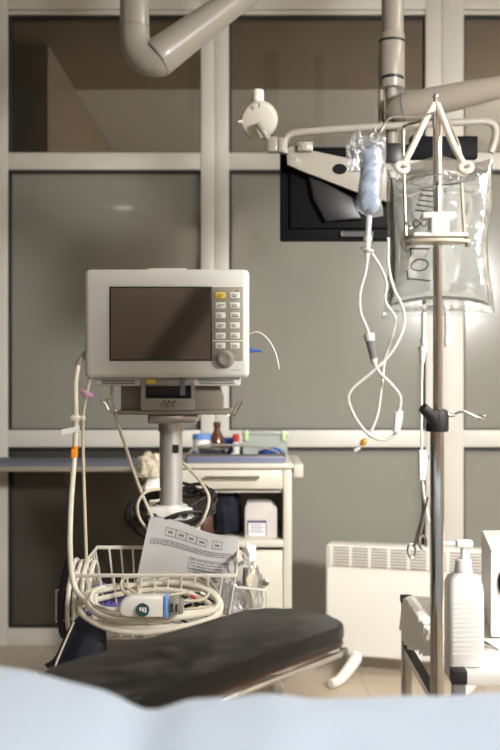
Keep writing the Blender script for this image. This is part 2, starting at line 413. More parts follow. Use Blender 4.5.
# ------------------------------------------------------------------ convector heater
ht = thing('convector_heater', 'white convector heater with slotted grille standing before the glass', 'heater', (.55,3.5,0))
hc = Vector((.273,3.62,0)); ha = math.atan2(-.16,.545); hx = Vector((math.cos(ha), math.sin(ha), 0)); hy = Vector((-hx.y, hx.x, 0))
rot = Matrix.Rotation(ha, 3, 'Z'); HW = .60
def hp(u, d, z): return hc+hx*u+hy*d+Vector((0,0,z))
body = MB().box(hp(HW/2,.045,.268), (HW,.09,.40), .012, rot, 3)
hb = part('housing', body, M['white'], ht)
pr = MB().box(hp(HW/2,-.003,.428), (HW-.03,.008,.074), .003, rot)
part('grille_panel', pr, M['white'], ht)
sl = MB(); cols = 8; cw = (HW-.05)/cols
for i in range(cols):
    for j in range(7):
        sl.box(hp(.025+cw*(i+.5),-.0075,.396+j*.0106), (cw-.012,.003,.0044), 0, rot)
part('grille_slots', sl, M['greyp'], ht)
for u in (.11, HW-.06):
    f = MB().tube([hp(u,.03,.085), hp(u,-.01,.06), hp(u-.03,-.12,.022), hp(u-.055,-.17,.018)], [.018,.022,.019,.015], 12, 5)
    part('foot', f, M['white'], ht)
for u in (.06, HW-.06):
    part('rear_foot', MB().tube([hp(u,.075,.09), hp(u,.10,.05), hp(u,.17,.016)], [.016,.018,.013], 12, 5), M['white'], ht)

# ------------------------------------------------------------------ instrument cart behind the monitor
CY = 3.3; cxl, cxr = -.335, .138
ct = thing('medical_cart', 'cream medical cart with drawer and open shelf behind the monitor', 'cart', (-.1,3.5,0))
b = MB()
for x in (cxl, cxr-.028):
    for y in (CY, CY+.39): b.bb((x,y,.09),(x+.028,y+.03,.785),.004)
b.bb((cxl+.02,CY+.40,.1),(cxr-.02,CY+.41,.78)); b.bb((cxl+.004,CY+.02,.1),(cxl+.014,CY+.40,.78)); b.bb((cxr-.014,CY+.02,.1),(cxr-.004,CY+.40,.78))
b.bb((cxl,CY+.005,.09),(cxr,CY+.42,.115),.003); b.bb((cxl+.02,CY+.02,.690),(cxr-.02,CY+.40,.70))
part('frame', b, M['cream'], ct)
part('top', MB().bb((cxl-.005,CY-.012,.772),(cxr+.005,CY+.425,.789),.004), M['cream'], ct)
d = part('drawer', MB().bb((cxl+.03,CY-.012,.705),(cxr-.03,CY+.30,.768),.004), M['cream'], ct)
hl = at(207,474,CY-.02).x; hr = at(258,474,CY-.02).x
part('handle', MB().tube([(hl,CY-.012,.745),(hl,CY-.032,.745),(hl+.01,CY-.036,.745),(hr-.01,CY-.036,.745),(hr,CY-.032,.745),(hr,CY-.012,.745)], .005, 8, 3), M['steel'], d, 'steel drawer handle')
part('shelf', MB().bb((cxl+.028,CY-.004,.512),(cxr-.028,CY+.40,.536),.003), M['cream'], ct)
dr = part('door', MB().bb((cxl+.03,CY-.008,.125),(cxr-.03,CY+.014,.502),.004), M['cream'], ct)
part('knob', MB().cyl((.05,CY-.008,.40),(.05,CY-.03,.40),.012,seg=16,bevel=.003), M['steel'], dr)
part('side_rail', MB().bb((cxr+.006,CY+.0,.742),(cxr+.038,CY+.38,.786),.004), M['cream'], ct)
for x in (cxl+.03, .09):
    for y in (CY+.06, CY+.36):
        w_ = part('castor', MB().cyl((x-.017,y,.043),(x+.017,y,.043),.043,seg=28,bevel=.008), M['wheel'], ct)
        part('hub', MB().cyl((x-.022,y,.043),(x+.022,y,.043),.017,seg=20,bevel=.003), M['cream'], w_)
        part('fork', MB().bb((x-.006,y-.02,.082),(x+.006,y+.02,.094)).bb((x-.025,y-.014,.05),(x-.019,y+.014,.092)).bb((x+.019,y-.014,.05),(x+.025,y+.014,.092)).bb((x-.025,y-.014,.086),(x+.025,y+.014,.092)), M['steel'], w_)

# shallow lilac tray on the cart and the things in it
ty0, ty1, tx0, tx1 = CY+.005, CY+.33, at(187,0,CY).x, at(287,0,CY).x-.005
TZ = .790
tr = thing('instrument_tray', 'shallow lilac grey tray on top of the cream cart', 'tray', ((tx0+tx1)/2,(ty0+ty1)/2,TZ))
o = MB(); o.bb((tx0,ty0,TZ),(tx1,ty1,TZ+.006),.002)
o.bb((tx0,ty0,TZ+.004),(tx1,ty0+.006,TZ+.024),.002); o.bb((tx0,ty1-.006,TZ+.004),(tx1,ty1,TZ+.024),.002)
o.bb((tx0,ty0,TZ+.004),(tx0+.006,ty1,TZ+.024),.002); o.bb((tx1-.006,ty0,TZ+.004),(tx1,ty1,TZ+.024),.002)
part('shell', o, M['bluetray'], tr)
part('rim', MB().tube([(tx0,ty0,TZ+.025),(tx1,ty0,TZ+.025),(tx1,ty1,TZ+.025),(tx0,ty1,TZ+.025)], .004, 8, 1, True), M['steel'], tr, 'steel rim')
TB = TZ+.0065
def lather(name, px, Y, prof, m, label, cat, caps=None):
    x = (px-250)/1000*Y; t = thing(name, label, cat, (x,Y,TB))
    part('body', MB().lathe((x,Y,TB), prof, 20), m, t)
    if caps: part('cap', MB().lathe((x,Y,TB), caps[0], 20), caps[1], t)
lather('amber_bottle', 217, 3.55, [(.024,0),(.026,.004),(.026,.06),(.012,.085),(.010,.10)], M['amber'], 'small amber brown bottle standing in the lilac tray', 'bottle', ([(.012,.097),(.013,.099),(.013,.115),(.011,.117)], M['amber']))
lather('specimen_jar', 202, 3.55, [(.03,0),(.032,.004),(.032,.055),(.028,.062)], M['white'], 'white jar with pale blue lid in the tray beside amber bottle', 'jar', ([(.033,.055),(.034,.057),(.034,.072),(.031,.075)], M['bluel']))
lather('vial', 236, 3.50, [(.012,0),(.013,.002),(.013,.045),(.008,.052)], M['white'], 'small vial with red cap between tray and clear box', 'vial', ([(.010,.05),(.011,.051),(.011,.075),(.009,.077)], M['red']))
x = at(213,0,3.40).x
tag(MB().lathe((x,3.40,TB), [(.022,0),(.04,.008),(.052,.03),(.056,.034),(.056,.036),(.050,.031),(.038,.011),(0,.006)], 28).build('steel_bowl', M['steel']), 'shallow stainless steel bowl at the left front of the tray', 'bowl')
x = at(228,0,3.60).x
tag(MB().box((x,3.575,TB+.03), (.075,.04,.06), .004, Matrix.Rotation(.1,3,'Z')).build('blue_packet', M['blue']), 'upright blue packet behind the steel bowl on the cart', 'packet')
cb = thing('storage_box', 'clear plastic box with pale green clips on the cart', 'box', (at(268,0,3.52).x,3.52,TB))
bx0, bx1 = at(243,0,3.47).x, at(291,0,3.47).x-.012
o = MB(); o.bb((bx0,3.47,TB),(bx1,3.59,TB+.004)); o.bb((bx0,3.47,TB),(bx1,3.473,TB+.075)); o.bb((bx0,3.587,TB),(bx1,3.59,TB+.075)); o.bb((bx0,3.473,TB),(bx0+.003,3.587,TB+.075)); o.bb((bx1-.003,3.473,TB),(bx1,3.587,TB+.075))
part('tub', o, M['clearbox'], cb)
part('lid', MB().bb((bx0-.004,3.466,TB+.0755),(bx1+.004,3.594,TB+.088),.003), M['clearbox'], cb)
for xx in (bx0+.012, bx1-.012): part('clip', MB().bb((xx-.007,3.459,TB+.055),(xx+.007,3.4655,TB+.092),.002), M['green'], cb, 'pale green clip')
def crumple(c, sx, sy, sz, seed, amp=.35, fr=1.7):
    mb = MB(); v = bmesh.ops.create_icosphere(mb.bm, subdivisions=4, radius=1)['verts']
    for w in v:
        k = 1+amp*noise.noise(w.co*fr+Vector((seed,0,0)))+amp*.5*noise.noise(w.co*fr*2.6+Vector((0,seed,0)))
        p = w.co*k; w.co = Vector((p.x*sx, p.y*sy, max(p.z,-.55)*sz))+Vector(c)
    return mb
x = at(270,0,3.36).x
tag(crumple((x,3.365,TB+.016), .044,.03,.022, 3).build('rubber_glove', M['blue']), 'crumpled bright blue glove at the right front of the tray', 'glove')
x = at(240,0,3.38).x
tag(MB().prism([(x-.04,3.33,TB+.002),(x+.036,3.32,TB+.002),(x+.036,3.42,TB+.002),(x-.03,3.42,TB+.012)], (0,0,.004)).build('folded_paper', M['label']), 'folded white paper beside the blue glove in the tray', 'paper')
pp = [at(187,452,3.335), at(194,448,3.335), at(212,445,3.335), at(245,446,3.335), at(272,450,3.335), at(284,453,3.325)]
pp = [Vector((p.x,p.y,max(p.z,TB+.022))) for p in pp]
pp[0].z = TB+.005; pp[-1].z = TB+.005
tag(MB().tube(pp, .0038, 8, 6).build('grey_hose', M['greyl']), 'thin grey hose arching across the front of the tray', 'hose')
# cream cloth over the left rear of the cart
def clothf(u, v):
    ang = u*1.0
    x = at(134,0,3.26).x+u*.085; z = .80-.17*v+.018*math.sin(u*9+v*2)+.03*u*(1-v)
    return Vector((x, 3.262-.02*math.sin(v*PI)-.012*math.sin(u*14+v*3), z+ (.03*math.sin(u*PI) if v < .4 else 0)))
cc = crumple((at(151,0,3.25).x,3.255,.775), .045,.032,.05, 9, .4, 2)
cc2 = crumple((at(153,0,3.25).x,3.255,.70), .034,.03,.05, 12, .3, 2)
for v in cc2.bm.verts: pass
tag(cc.build('cream_cloth', M['creamcloth']), 'crumpled cream cloth hanging at the cart corner left of the pole', 'cloth')
tag(cc2.build('cream_cloth', M['gauze']), 'smaller pale cloth wad below the crumpled cream cloth', 'cloth')

# things on the open shelf
SZ = .5365
x0, x1 = at(245,0,3.34).x, at(277,0,3.34).x
cx = thing('carton', 'white carton with violet edged label on the cart shelf', 'box', ((x0+x1)/2,3.4,SZ))
o = MB(); o.prism([(x0,3.34,SZ),(x1,3.34,SZ),(x1,3.34,SZ+.098),(x1-.02,3.34,SZ+.118),(x0+.008,3.34,SZ+.118),(x0,3.34,SZ+.098)], (0,.10,0), .001)
part('body', o, M['box'], cx)
lx0, lx1 = x0+.008, x1-.035
part('label', MB().bb((lx0,3.3375,SZ+.008),(lx1,3.3395,SZ+.058)), M['label'], cx, 'white label with violet frame')
e = MB(); e.bb((lx0,3.3365,SZ+.05),(lx1,3.3385,SZ+.058)); e.bb((lx0,3.3365,SZ+.008),(lx0+.003,3.3385,SZ+.05)); e.bb((lx1-.003,3.3365,SZ+.008),(lx1,3.3385,SZ+.05))
for k in range(4): e.bb((lx0+.008,3.3365,SZ+.018+k*.008),(lx1-.008-.006*(k%2),3.3385,SZ+.0205+k*.008))
part('label_print', e, M['violet'], cx)
x = at(226,0,3.42).x
tag(crumple((x,3.42,SZ+.072), .05,.06,.11, 21, .22).build('blue_bag', M['navy']), 'dark navy bag standing on the cart shelf left of carton', 'bag')
x = at(190,0,3.36).x
tp = thing('tape_roll', 'white tape roll on edge on the cart shelf', 'tape', (x,3.36,SZ))
part('roll', MB().lathe((x,3.335,SZ+.035), [(.014,0),(.035,0),(.035,.045),(.014,.045),(.014,0)], 28, (0,1,0)), M['white'], tp)
part('core', MB().lathe((x,3.334,SZ+.035), [(.008,0),(.0138,0),(.0138,.047),(.008,.047),(.008,0)], 20, (0,1,0)), M['greyl'], tp)
x = at(206,0,3.36).x
tag(MB().box((x,3.375,SZ+.036), (.04,.035,.07), .003, Matrix.Rotation(.4,3,'Z')).build('red_packet', M['redbrown']), 'dark red packet between tape roll and navy bag', 'packet')

# ------------------------------------------------------------------ patient monitor on its stand
MY = 2.2
def mp(px, py, y=MY): return at(px, py, MY)+Vector((0, y-MY, 0))
ms = thing('monitor_stand', 'aluminium roll stand pole with grey tray under the patient monitor', 'stand', (at(171,0,2.36).x,2.36,0))
PX, PY = at(171,0,2.36).x, 2.36
pole = part('pole', MB().cyl((PX,PY,.06),(PX,PY,at(0,430,PY).z),.027,seg=32), M['alu'], ms)
part('pole_label', MB().bb((PX+.006,PY-.0285,at(0,452,PY).z),(PX+.020,PY-.0225,at(0,444,PY).z)), M['ink'], pole, 'black label')
cz = at(0,513,PY).z
col = part('collar', MB().cyl((PX,PY,cz-.02),(PX,PY,cz+.02),.040,seg=32,bevel=.004).box((PX,PY-.024,cz),(.105,.03,.038),.008), M['white'], ms, 'white clamp collar')
for dx in (-.035,.035): part('screw', MB().cyl((PX+dx,PY-.037,cz-.002),(PX+dx,PY-.0405,cz-.002),.007,seg=14), M['inkg'], col)
tz0, tz1 = mp(0,415).z, mp(0,411).z
part('mount_head', MB().cyl((PX,PY,at(0,431,PY).z),(PX,PY,at(0,419,PY).z),.031,seg=32).bb((mp(146,0).x,MY+.03,at(0,421,PY).z),(mp(196,0).x,MY+.24,tz0),.004), M['steel'], ms)
part('tray', MB().bb((mp(115,0).x,MY+.015,tz0),(mp(231,0).x,MY+.21,tz1),.003), M['greyp'], ms, 'grey tray')
for s, pts in ((-1,[(118,413),(108,411),(103,404),(97,398)]),(1,[(226,413),(234,416),(238,410),(243,401)])):
    part('hook', MB().tube([mp(px,py,MY+.03) for px,py in pts], .0022, 8, 4), M['steel'], ms)
    pts2 = [(px+s*(-5 if i else 0), py+(2 if i else 0)) for i, (px,py) in enumerate(pts)]
    part('hook', MB().tube([mp(px,py,MY+.07) for px,py in pts2], .0022, 8, 4), M['steel'], ms)
bs = MB().cyl((PX,PY,.075),(PX,PY,.11),.05,.04,seg=28)
for k in range(5):
    a = 2*PI*k/5+.4; bs.tube([(PX,PY,.09),(PX+.27*math.cos(a),PY+.27*math.sin(a),.085)], [.024,.016], 10, 1)
part('base', bs, M['alu'], ms)
for k in range(5):
    a = 2*PI*k/5+.4; q = Vector((PX+.27*math.cos(a),PY+.27*math.sin(a),0))
    part('castor', MB().cyl(q+Vector((-.015,0,.035)),q+Vector((.015,0,.035)),.035,seg=22,bevel=.006).cyl(q+Vector((0,0,.06)),q+Vector((0,0,.08)),.008), M['wheel'], ms)

mo = thing('patient_monitor', 'off white patient monitor with dark screen, keypad and round knob', 'monitor', (at(167,0,MY).x,MY+.08,tz1))
fz0, fz1 = mp(0,378).z, mp(0,269).z; fx0, fx1 = mp(84.3,0).x, mp(249.3,0).x
o = MB(); o.bb((fx0,MY,fz0),(fx1,MY+.05,fz1),.012,seg=4)
o.bb((fx0+.012,MY+.045,fz0+.004),(fx1-.012,MY+.15,fz1-.012),.015,seg=3)
o.bb((mp(148,0).x,MY+.012,fz1-.001),(mp(186,0).x,MY+.05,mp(0,267.6).z),.001)
ho = part('housing', o, M['offwhite'], mo, 'off white housing', 30)
part('screen_bezel', MB().bb((mp(109.3,0).x,MY-.0012,mp(0,361).z),(mp(212,0).x,MY+.004,mp(0,286.5).z),.001), M['black'], mo)
part('screen', MB().bb((mp(111,0).x,MY-.0022,mp(0,359.5).z),(mp(210.5,0).x,MY+.003,mp(0,288).z)), M['screen'], mo, 'dark glossy screen')
kp = part('keypad', MB().bb((mp(212.3,0).x,MY-.0014,mp(0,361).z),(mp(243,0).x,MY+.004,mp(0,287).z),.001), M['keypad'], mo, 'grey keypad panel')
rows = [295.5,305.5,315.5,325.5,335.7,345.7]
for r, py in enumerate(rows):
    for c_, px in enumerate((220.5,234.8)):
        k = part('button', MB().bb((mp(px-4.9,0).x,MY-.0042,mp(0,py+3).z),(mp(px+4.9,0).x,MY-.001,mp(0,py-3).z),.0012), M['keyy'] if (r,c_) == (0,0) else M['key'], kp, 'yellow button' if (r,c_) == (0,0) else None)
        e = MB(); rr = random.Random(r*2+c_)
        for q in range(2):
            a = px-3.6+rr.random()*1.2; e.bb((mp(a,0).x,MY-.0046,mp(0,py-.9+q*1.6).z),(mp(a+3.5+rr.random()*3,0).x,MY-.0041,mp(0,py-.1+q*1.6).z))
        part('button_print', e, M['inkg'], k)
part('keypad_line', MB().bb((mp(212.3,0).x,MY-.0018,mp(0,341.2).z),(mp(243,0).x,MY-.0012,mp(0,340.2).z)), M['key'], kp)
part('indicator', MB().cyl(mp(237,290.5,MY-.0016),mp(237,290.5,MY-.001),.0018,seg=12), M['ink'], kp)
kn = part('knob', MB().lathe(mp(225,359,MY-.001), [(.0205,0),(.0205,.003),(.0175,.005),(.0165,.014),(.013,.0165),(.009,.0165),(.0075,.0155),(0,.0155)], 36, (0,-1,0)), M['greyl'], mo, 'round grey knob')
part('brand_mark', MB().bb((mp(232,0).x,MY-.0005,mp(0,370.4).z),(mp(241,0).x,MY+.001,mp(0,369.8).z)), M['greyl'], mo)
for i, (px, py) in enumerate(((101,281),(105,281))): pass
# vented underside and recorder below
u = MB(); u.bb((mp(92,0).x,MY+.02,mp(0,386).z),(mp(240,0).x,MY+.14,mp(0,377.5).z),.004); part('underside', u, M['offwhite'], mo)
for a, b_ in ((100,136),(198,236)):
    v_ = MB()
    for i in range(int((b_-a)/2.6)):
        for j in range(2): v_.bb((mp(a+i*2.6+j*1.2,0).x,MY+.0185,mp(0,381.5+j*2.6).z),(mp(a+1.4+i*2.6+j*1.2,0).x,MY+.0205,mp(0,380+j*2.6).z))
    part('vent_slots', v_, M['ink'], mo)
u = MB(); u.prism([mp(118,385,MY+.05),mp(218,385,MY+.05),mp(222,398,MY+.05),mp(222,410.8,MY+.05),mp(118,410.8,MY+.05)], (0,.12,0), .002)
part('lower_case', u, M['greyp'], mo)
rx0, rx1 = mp(140,0).x, mp(194,0).x
u = MB(); z = lambda py: mp(0,py).z
u.bb((rx0,MY+.012,z(410.8)),(rx1,MY+.06,z(398.5)),.002); u.bb((rx0,MY+.012,z(385.5)),(rx1,MY+.06,z(380)),.002)
u.bb((rx0,MY+.012,z(399)),(mp(144.5,0).x,MY+.06,z(385)),.0015); u.bb((mp(190.5,0).x,MY+.012,z(399)),(rx1,MY+.06,z(385)),.0015)
rec = part('recorder', u, M['greyl'], mo, 'grey recorder module')
part('recorder_slot', MB().bb((mp(144,0).x,MY+.03,z(399)),(mp(191,0).x,MY+.04,z(385))), M['black'], rec, 'dark slot')
part('slot_rail', MB().bb((mp(146,0).x,MY+.022,z(397)),(mp(184,0).x,MY+.03,z(394.5))), M['navy'], rec)
part('yellow_sticker', MB().bb((mp(146,0).x,MY+.0105,z(383.6)),(mp(155,0).x,MY+.013,z(378.8)),.0005).bb((mp(149.5,0).x,MY+.0100,z(382.4)),(mp(152,0).x,MY+.0106,z(380.4))), M['keyy'], rec, 'yellow sticker')
part('blue_tape', MB().bb((mp(179.5,0).x,MY+.009,z(395.5)),(mp(185,0).x,MY+.0115,z(379)),.0006), M['bluepad'], rec, 'strip of blue tape')
e = MB()      # slanted black emblem of three strokes over a swoosh
for (a, b_) in (((160,406),(164,400)),((164,400),(165,406)),((166.5,406),(168,400.5)),((168,400.5),(171,402.5)),((171,402.5),(167.5,403.5)),((172,406),(173.5,401)),((173.5,401),(176,402.5))):
    e.tube([mp(*a,MY+.0118), mp(*b_,MY+.0118)], .0009, 6, 1)
e.tube([mp(158.5,406.8,MY+.0118), mp(166,407.3,MY+.0118), mp(175,405.2,MY+.0118)], [.0003,.0008,.0003], 6, 4)
part('emblem', e, M['ink'], rec, 'black slanted emblem')
# connector on the right flank
part('side_plug', MB().cyl(mp(247.5,350,MY+.03),mp(253,350,MY+.03),.006,seg=14,bevel=.001).cyl(mp(253,350,MY+.03),mp(262,351,MY+.03),.0028,seg=10), M['blue'], mo, 'blue plug')
tag(MB().tube([mp(249,333,MY+.06),mp(258,331,MY+.05),mp(268,338,MY+.045),mp(276,352,MY+.045),mp(280,369,MY+.045)], .0011, 8, 6).build('sensor_wire', M['tubing']), 'thin pale wire curling off the right side of the monitor', 'wire')
# left side hoses
HY = 2.17
part('hose_inlet', MB().tube([mp(86.5,351,MY+.03), mp(83,354,MY+.025), mp(79.5,361,MY), at(77.5,367,HY)], [.007,.0065,.006,.0055], 12, 5), M['greyl'], mo)
hs = thing('pressure_hose', 'thick ivory hose hanging from monitor left side into basket', 'hose', at(75,470,HY))
part('tube', MB().tube([at(78,365,HY), at(75.5,385,HY), at(76,420,HY), at(74.5,455,HY), at(71,505,HY-.03), at(70,545,HY-.09), at(72,575,HY-.17), at(77,592,1.98), at(86,601,1.955)], .0057, 12, 8), M['hose'], hs)
part('orange_band', MB().tube([at(74.9,446,HY), at(74.2,457,HY)], .0075, 14, 1).box(at(72.3,453.5,HY-.006),(.006,.008,.02),.002), M['orange'], hs, 'orange band')
part('white_flag', MB().prism([at(61.5,429.5,HY-.008),at(79.5,426,HY-.008),at(79.5,431.5,HY-.008),at(61.5,435,HY-.008)], (0,.0012,0)), M['label'], hs, 'white label flag')
part('clip', MB().box(at(75.5,418,HY-.002),(.020,.016,.013),.004).box(at(82.5,418,HY-.002),(.013,.014,.011),.004), M['wire'], hs, 'white hose clip')
h2 = thing('thin_hose', 'thinner grey hose with mauve clip hanging beside the ivory hose', 'hose', at(84,470,2.185))
part('tube', MB().tube([mp(89,378,MY+.02), at(86.5,395,2.185), at(83.5,415,2.185), at(83,440,2.185), at(84.5,500,2.16), at(86,545,2.10), at(87,590,2.03)], .0034, 10, 8), M['cable'], h2)
part('mauve_clip', MB().tube([at(83,391,2.178), at(86,394.5,2.172), at(92.5,395.5,2.178)], [.006,.0068,.005], 10, 3), M['pink'], h2, 'mauve clip')
tag(MB().tube([mp(108,386,MY+.06), at(113,408,2.24), at(125,445,2.26), at(139,486,2.28), at(152,517,2.275)], .0036, 10, 6).build('beige_cable', M['cable']), 'straight beige cable slanting down from monitor to pole collar', 'cable')
bc = MB()
for k, (rx, rz, oz, oy) in enumerate(((.098,.030,0,0),(.104,.036,-.01,.012),(.092,.028,.008,.02),(.100,.040,-.018,.006),(.095,.034,.004,-.01),(.107,.033,-.006,.024),(.090,.038,-.014,.03))):
    cxk = PX+.0+.004*math.sin(k*2.3); czk = at(0,506,PY).z+oz
    bc.tube([(cxk+rx*math.cos(a), PY+oy+.058*math.sin(a)+(.0 if abs(math.cos(a))>.4 else 0), czk+rz*math.sin(a*1+.5)+.012*math.cos(a*3+k)) for a in [2*PI*q/18 for q in range(18)]], .0042, 8, 3, True)
tag(bc.build('black_cable_coil', M['blackrub']), 'coil of black cables hung around the aluminium pole above the collar', 'cable')
tag(MB().tube([at(178,458,2.42), at(190,470,2.38), at(203,485,2.33), at(209,500,2.31), at(203,520,2.30), at(196,527,2.31)], .0036, 10, 6).build('looped_cable', M['cable']), 'beige cable looping down at the right side of the pole', 'cable')
tag(MB().tube([at(160,489,2.29), at(146,492,2.27), at(138,503,2.26), at(139,517,2.27), at(147,529,2.29)], .0034, 10, 6).build('looped_cable', M['cable']), 'beige cable loop at the left side of the pole collar', 'cable')

# ------------------------------------------------------------------ wire basket on the stand
BYf, BYb, BZ = 2.0, 2.325, .679; bxl, bxr = -.355, -.028
bk = thing('wire_basket', 'white wire basket full of hoses below the patient monitor', 'basket', ((bxl+bxr)/2,(BYf+BYb)/2,.545))
f = MB(); W = .0028
ins = .022; zb = .548
top = [(bxl,BYf,BZ),(bxr,BYf,BZ),(bxr,BYb,BZ),(bxl,BYb,BZ)]
bot = [(bxl+ins,BYf+ins,zb),(bxr-ins,BYf+ins,zb),(bxr-ins,BYb-ins,zb),(bxl+ins,BYb-ins,zb)]
f.tube(top, .0042, 8, 1, True); f.tube(bot, W, 8, 1, True)
part('rim', f, M['wire'], bk)
f = MB()
for k in range(1, 12):
    t_ = k/12; xt = bxl+(bxr-bxl)*t_; xb = bxl+ins+(bxr-bxl-2*ins)*t_
    f.tube([(xt,BYf,BZ),(xb,BYf+ins,zb),(xb,BYb-ins,zb),(xt,BYb,BZ)], W*.85, 6, 1)
for k in range(1, 11):
    t_ = k/11; yt = BYf+(BYb-BYf)*t_; yb = BYf+ins+(BYb-BYf-2*ins)*t_
    f.tube([(bxl,yt,BZ),(bxl+ins,yb,zb),(bxr-ins,yb,zb),(bxr,yt,BZ)], W*.85, 6, 1)
part('mesh', f, M['wire'], bk)
for xs, d in ((bxl,-1),(bxr,1)):
    L = .038 if d < 0 else .062
    part('end_handle', MB().tube([(xs-d*.0,2.03,BZ-.03),(xs+d*L,2.03,BZ-.036),(xs+d*L,2.03,BZ-.10),(xs+d*.004-d*.006,2.03,BZ-.092)], .0024, 8, 1), M['wire'], bk)
part('hanger', MB().tube([(PX-.05,BYb,BZ),(PX-.05,PY-.02,cz-.012)], .004, 8, 1).tube([(PX+.05,BYb,BZ),(PX+.05,PY-.02,cz-.012)], .004, 8, 1), M['wire'], bk)
# coiled ivory hose inside and over the front rim
co = MB(); rr = random.Random(3); base = []
def ell(cx, cy, rx, ry, Y0, dY, ph, n=22, tilt=0, wob=2):
    out = []
    for q in range(n):
        a = 2*PI*q/n+ph
        px = cx+rx*math.cos(a); py = cy+ry*math.sin(a)+tilt*math.cos(a)+wob*math.sin(3*a+ph)
        out.append(at(px, py, Y0+dY*(-math.sin(a))))
    return out
for args in ((150,606,71,23,1.975,.055,0),(152,602,66,19,1.965,.05,1.3),(148,611,68,20,1.96,.045,2.1),(156,600,62,17,1.98,.06,.7)):
    co.tube(ell(*args), .0055, 10, 4, True)
tag(co.build('coiled_hose', M['hose']), 'ivory hose coiled in loose oval loops over the basket front', 'hose')
co = MB()
for args in ((165,588,44,13,1.99,.05,0),(178,592,40,19,2.0,.05,1),(158,585,36,11,2.02,.05,2),(186,596,32,21,2.0,.05,.5)):
    co.tube(ell(*args, tilt=3), .0030, 8, 4, True)
tag(co.build('coiled_cable', M['cable']), 'thinner beige cable coiled inside the ivory hose loops', 'cable')
# hose reel hooked on the basket's left end
rl = thing('hose_reel', 'navy edged reel of pale tubing at the left end of the basket', 'reel', (bxl-.02,2.08,.56))
part('flange', MB().lathe((bxl-.030,2.09,.618), [(.03,0),(.085,0),(.087,.004),(.085,.008),(.03,.008),(.03,0)], 40, (1,0,-.05)), M['navy'], rl, 'navy disc')
part('hub', MB().cyl((bxl-.03,2.09,.618),(bxl+.044,2.09,.618),.032,seg=24), M['greyl'], rl)
o = MB()
for k in range(4): o.ring((bxl-.013+k*.013,2.09,.619-.0007*k), .074-.003*(k%2), .0052, (1,0,-.05), 8, 40)
part('tubing', o, M['hose'], rl, 'pale tubing')
# transducer probe lying in the coil
pb = thing('cable_connector', 'white connector body with blue ring and round green badge', 'connector', at(142,607,1.884))
YC = 1.884
b = MB(); b.prism([at(px,py,YC) for px,py in ((119,606),(121,601.5),(126,598),(133,596.5),(164,596.5),(164,618),(126,618),(120,615.5),(118,611))], (0,.03,0), .006, 3)
part('body', b, M['white'], pb)
part('blue_ring', MB().box(at(165.8,607.3,YC)+Vector((0,.015,0)), (.0092,.033,.0415), .003), M['bluel'], pb, 'light blue ring')
part('plug', MB().box(at(173.5,607.5,YC)+Vector((0,.015,0)), (.020,.028,.032), .005).box(at(180,608,YC)+Vector((0,.015,0)), (.012,.024,.027), .004), M['greyl'], pb, 'grey plug')
bd = part('badge', MB().cyl(at(142.5,610,YC-.003),at(142.5,610,YC+.002),.0128,seg=30), M['dgreen'], pb, 'round dark green badge')
e = MB()
for k in range(3): e.bb(at(139.4+k*2.6,612.6,YC-.0037), at(141.2+k*2.6,607.4,YC-.0028))
part('badge_mark', e, M['label'], bd)
part('pins', MB().bb(at(171,612,YC-.001),at(173,603,YC+.002)).bb(at(176,612,YC-.001),at(177.5,604,YC+.002)), M['ink'], pb)
tag(MB().tube([at(119,609,YC+.015), at(108,609,1.90), at(98,606,1.93), at(91,601,1.94), at(93,592,1.96), at(104,587,1.98)], .0042, 10, 6).build('probe_cord', M['hose']), 'short ivory cord leaving the left end of the white connector', 'cord')
# violet cloths and bundles in the basket
tag(crumple((at(108,600,2.03).x,2.05,.612), .05,.05,.035, 5, .35).build('violet_cloth', M['purple']), 'crumpled violet cloth in the basket behind the coiled hose', 'cloth')
tag(crumple((at(140,620,2.06).x,2.12,.578), .05,.05,.03, 6, .35).build('violet_cloth', M['purple']), 'second violet cloth low in the basket beneath the white connector', 'cloth')
bw = thing('lead_bundle', 'bundle of dark sensor leads with coloured plugs in the basket', 'cable', at(190,606,2.05))
o = MB(); rr = random.Random(8)
for k in range(12):
    a = at(168+rr.random()*14, 600+rr.random()*22, 2.0+rr.random()*.1); c_ = at(208+rr.random()*14, 598+rr.random()*24, 2.0+rr.random()*.12)
    mid = (a+c_)/2+Vector((0, rr.uniform(-.02,.03), rr.uniform(-.02,.03)))
    o.tube([a, mid, c_], .0024, 6, 5)
part('leads', o, M['black'], bw)
for px, py, mm, lb in ((193,597,'red','red plug'),(199,601,'green','green plug'),(190,609,'orange','orange plug'),(203,594,'white','white plug')):
    part('plug', MB().tube([at(px-2.5,py-1.2,1.985),at(px+2.5,py+1.2,1.985)], .0032, 8, 1), M[mm], bw, lb)
# printed pouch leaning in the basket
def pap(u, v):      # u across, v down
    tl, tr_, br_, bl = at(150,517,2.285), at(239,538,2.285), at(230,606,2.17), at(132,597,2.17)
    p = (tl*(1-u)+tr_*u)*(1-v)+(bl*(1-u)+br_*u)*v
    return p+Vector((0, .010*math.sin(u*5+v*2)-.006*math.sin(v*6+u*3), -.012*math.exp(-((u-.62)/.18)**2)*(1-v)*0+.004*math.sin(u*7)*(1-v)))
pch = thing('printed_pouch', 'grey white printed pouch leaning in the basket against the pole', 'pouch', at(185,600,2.17))
part('sheet', MB().grid(pap, 30, 24, .003, (0,1,.3)), M['paper'], pch)
def mark(mb, u0, v0, u1, v1):
    nrm = Vector((0,-.0012,-.0003)); k = 6
    for i in range(k):
        a, b_ = u0+(u1-u0)*i/k, u0+(u1-u0)*(i+1)/k
        q = [pap(a,v0)+nrm, pap(b_,v0)+nrm, pap(b_,v1)+nrm, pap(a,v1)+nrm]
        mb.prism(q, (0,.0006,0))
e = MB()
def frame(u0,v0,u1,v1):
    mark(e,u0,v0,u1,v0+.008); mark(e,u0,v1-.008,u1,v1); mark(e,u0,v0,u0+.005,v1); mark(e,u1-.005,v0,u1,v1)
